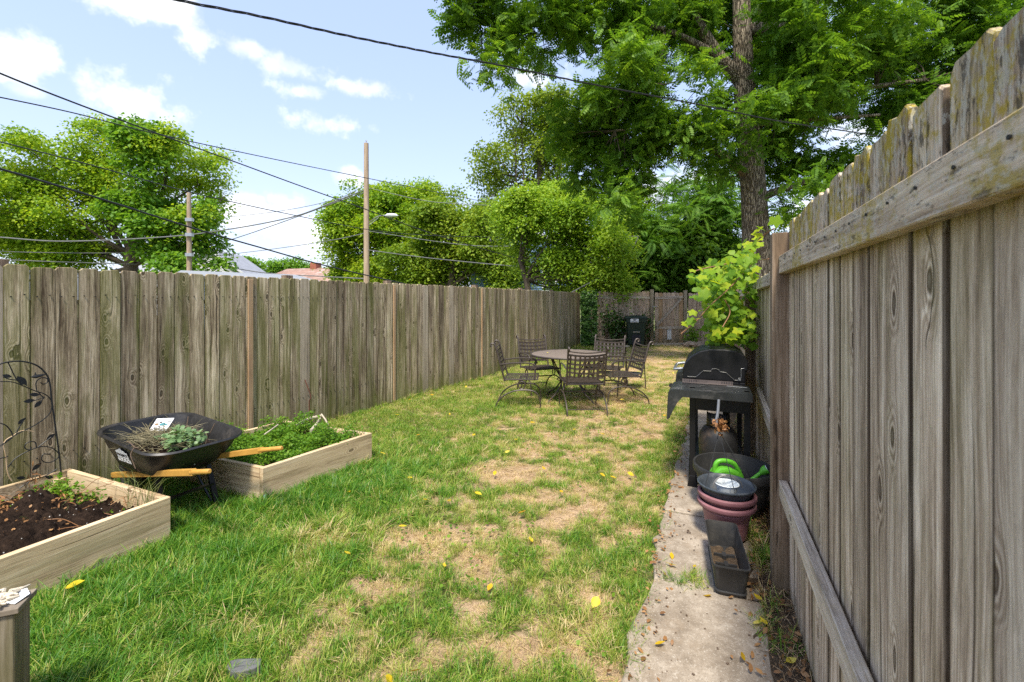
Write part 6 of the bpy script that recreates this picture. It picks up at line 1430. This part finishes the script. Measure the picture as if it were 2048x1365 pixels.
F_ = [(j * (N_ + 1) + i, j * (N_ + 1) + i + 1, (j + 1) * (N_ + 1) + i + 1, (j + 1) * (N_ + 1) + i) for j in range(N_) for i in range(N_)]
o = MB().add(V_, F_).build('dry_dirt', dirtm, smooth=True, kind='stuff')

# ------------------------------------------------------------------ vines
def palm_leaf(sd_, mat):
    r = random.Random(sd_); pts = [(0, 0, 0)]; n = 22; rim = []
    for k in range(n):
        a = math.radians(-70 + 320 * k / (n - 1)); lob = .62 + .30 * abs(math.cos(2.5 * (a - math.pi / 2))) ** 1.5 + r.uniform(-.05, .05)
        if k in (0, n - 1): lob *= .7
        x, y = lob * .55 * math.cos(a), .35 + lob * .55 * math.sin(a); rim.append((x, y, -.22 * (x * x + (y - .3) ** 2) + .10 * abs(x) + r.uniform(-.015, .015)))
    v = [(0, .12, 0)] + rim; f = [(0, k + 1, k + 2) for k in range(n - 1)]
    me = bpy.data.meshes.new('leaf'); me.from_pydata(v, [], f); me.materials.append(mat); me.polygons.foreach_set('use_smooth', [True] * len(f)); me.update(); return me
GL = [palm_leaf(k, leaf_grape) for k in range(7)]; GL2 = [palm_leaf(20 + k, leaf_grape2) for k in range(4)]
vine = thing('grape_vine', 'bright yellow-green grape vine spilling over the right fence above the grill', 'vine', rp(.40, 4.3))
def vleaf(p, size, ms_, tilt=.7):
    # leaves face the yard and the light
    yaw = math.atan2(-(0 - p.x), (0 - p.y)) + random.gauss(0, .6)
    M = Matrix.Translation(p) @ Matrix.Rotation(math.pi + math.atan2(p.x, -p.y) + random.gauss(0, .7), 4, 'Z') @ Matrix.Rotation(random.gauss(.9, .35), 4, 'X') @ Matrix.Rotation(random.gauss(0, .6), 4, 'Z') @ Matrix.Diagonal((size, size, size, 1))
    link('leaf', random.choice(ms_), vine, M)
VB = [(1505, 515, 28, 26, 22), (1470, 540, 35, 30, 24), (1500, 560, 30, 30, 16), (1440, 565, 30, 25, 16), (1420, 590, 25, 20, 10), (1455, 600, 35, 30, 24), (1430, 635, 22, 28, 14), (1480, 630, 25, 30, 16), (1470, 665, 28, 14, 14), (1430, 665, 12, 18, 5), (1410, 555, 20, 15, 8), (1500, 660, 14, 24, 10)]
for (px, py, rx, ry, n_) in VB:
    for _ in range(n_):
        x = px + random.gauss(0, rx * .55); y = py + random.gauss(0, ry * .55); x = min(x, 1528)
        Yd = random.uniform(3.7, 4.9); p = D(x, y, Yd)
        lim = rline(p.y, PICK_D - .02)
        if p.x > lim: p = Vector((lim, p.y, p.z))
        vleaf(p, random.uniform(.05, .115), GL)
for _ in range(80):
    x = random.gauss(1497, 10); y = random.uniform(560, 700); Yd = random.uniform(4.6, 5.4); p = D(x, y, Yd); vleaf(p, random.uniform(.06, .10), GL2)
for (x, y) in [(1512, 465), (1530, 462), (1545, 453), (1520, 475), (1508, 492),  (1385, 545), (1407, 543), (1440, 532), (1384, 640), (1380, 652), (1500, 500), (1570, 455)]:
    Yd = 3.6 if x < 1500 else 2.75; vleaf(D(x, y, Yd), random.uniform(.06, .09), GL)
for pts in ([(1380, 545, 3.9), (1420, 535, 4.0), (1470, 525, 4.2)], [(1362, 668, 3.9), (1390, 645, 3.9), (1420, 612, 4.0), (1450, 585, 4.1), (1480, 555, 4.2), (1510, 525, 4.2), (1537, 518, 3.2)], [(1500, 500, 3.2), (1510, 485, 3.0), (1535, 465, 2.8), (1548, 458, 2.7)], [(1450, 600, 4.1), (1460, 625, 4.1), (1445, 655, 4.0)]):
    mb = MB(); mb.tube(curve_pts([D(*p) for p in pts], 5), .005, 5); mb.build('stem', simple('reddish_vine_stem', (.24, .12, .06), .7), vine, smooth=True)
# yellow leaves dangling at the stem tip
for (x, y) in ((1375, 645), (1386, 632), (1378, 652)): vleaf(D(x, y, 3.9), .09, GL)
P_ = []
for _ in range(900):
    px_, py_, rx_, ry_, n_ = random.choice(VB); x = min(px_ + random.gauss(0, rx_ * .62), 1535); y = py_ + random.gauss(0, ry_ * .62); p = D(x, y, random.uniform(4.1, 5.3)); p.x = min(p.x, rline(p.y, PICK_D - .01)); P_.append(tuple(p - ROOTM[vine.name].translation))
P_ = np.array(P_); n = len(P_); R = rot_mats(rng.normal(3.14, .9, n), rng.normal(-.8, .5, n), rng.normal(0, .5, n)); Vv, Ff = stamp(LEAF_V * np.array([1.5, 1, 1]), LEAF_F, P_, R, .075 * rng.uniform(.6, 1.3, n))
np_mesh('small_foliage', Vv, Ff, leafmat('vine_small_leaves', [(0, (.06, .16, .02)), (.5, (.16, .30, .02)), (1, (.40, .50, .03))], nscale=3.), vine, kind='stuff')
# ivy column at the far corner
ivy = thing('ivy', 'dark green ivy column covering the far end of the left fence', 'ivy', (2.5, 15.5, 0))
P_ = []
for _ in range(2800):
    px = random.uniform(1163, 1193); py = random.uniform(586, 697) if random.random() > .15 else random.uniform(580, 600); d_ = 15.35 + .3 * abs(mnoise.noise(Vector((px * .1, py * .06, 0))))
    if 1180 < px < 1186 and py > 615 and random.random() < .8: continue
    P_.append(tuple(D(px, py, d_)))
P_ = np.array(P_); n = len(P_); R = rot_mats(rng.normal(3.14, .6, n), rng.normal(-.9, .4, n), rng.normal(0, .4, n)); Vv, Ff = stamp(LEAF_V * np.array([1.3, 1, 1]), LEAF_F, P_ - np.array([2.5, 15.5, 0]), R, .09 * rng.uniform(.6, 1.3, n)); np_mesh('foliage', Vv, Ff, leaf_ivy, ivy)
mb = MB(); mb.tube([(2.5, 15.6, 0), (2.52, 15.6, 1.0), (2.6, 15.6, 1.9)], .03, 6); mb.build('stem', twigm, ivy)
# bushes by the bin and along back fence
def shrub(name, label, cpx, cpy, rx, ry, Y, n, size, mat):
    c = D(cpx, cpy, Y); root = thing(name, label, 'shrub', (c.x, c.y, 0)); P = np.array([tuple(c)] * n) + rng.normal(size=(n, 3)) * np.array([rx / F * Y * .5, .12, ry / F * Y * .5]); P[:, 2] = np.maximum(P[:, 2], .02)
    R = rot_mats(rng.uniform(0, 6.28, n), rng.normal(-.3, .6, n), rng.normal(0, .5, n)); Vv, Ff = stamp(LEAF_V * np.array([1.2, 1, 1]), LEAF_F, P - np.array([c.x, c.y, 0]), R, size * rng.uniform(.6, 1.3, n)); np_mesh('foliage', Vv, Ff, mat, root)
    mb = MB()
    for k in range(5): a = random.uniform(0, 6.28); mb.tube([(0, 0, 0), (math.cos(a) * .05, math.sin(a) * .05, c.z * .5), (math.cos(a) * .2, math.sin(a) * .1, c.z)], [.012, .009, .004], 5)
    mb.build('stem', twigm, root, local=True)
shrub('climbing_shrub', 'dark leafy climber on the far fence left of the bin', 1235, 655, 24, 34, 15.65, 600, .09, leaf_ivy)
shrub('climbing_shrub', 'thin leafy climber rising up the far fence towards its top', 1213, 635, 14, 30, 15.7, 160, .08, leaf_ivy)
shrub('climbing_shrub', 'small leafy climber between the bin and the gate', 1296, 655, 14, 30, 15.65, 260, .085, leaf_ivy)
shrub('low_shrub', 'low green plant at the foot of the far fence right of the gate', 1385, 672, 14, 18, 15.5, 220, .085, leaf_green)
# rubble pile in the far right corner
mb = None
for k in range(14):
    c = D(1372 + 3.6 * k + random.uniform(-1, 1), random.uniform(683, 693), random.uniform(14.8, 15.5)); c.z = random.uniform(.03, .14); mb = MB(); n = 8
    mb.lathe([(0, -.08), (.09, -.06), (.13, 0), (.08, .06), (0, .08)], c, 7, random.uniform(.8, 1.5), random.uniform(.7, 1.1)); mb.v = [tuple(Vector(v) + Vector([random.uniform(-.015, .015)] * 3)) for v in mb.v]
    o = mb.build('rock', simple('pale_rubble', (.36, .28, .21), .9, .2, 0, .3, 12) if k == 0 else bpy.data.materials['pale_rubble'], smooth=False); props(o, 'rock in the rubble heap at the far right corner, %s from the left' % (['first', 'second', 'third', 'fourth', 'fifth', 'sixth', 'seventh', 'eighth', 'ninth', 'tenth', 'eleventh', 'twelfth', 'thirteenth', 'fourteenth'][k]), 'rock', 'rocks in the far corner heap')
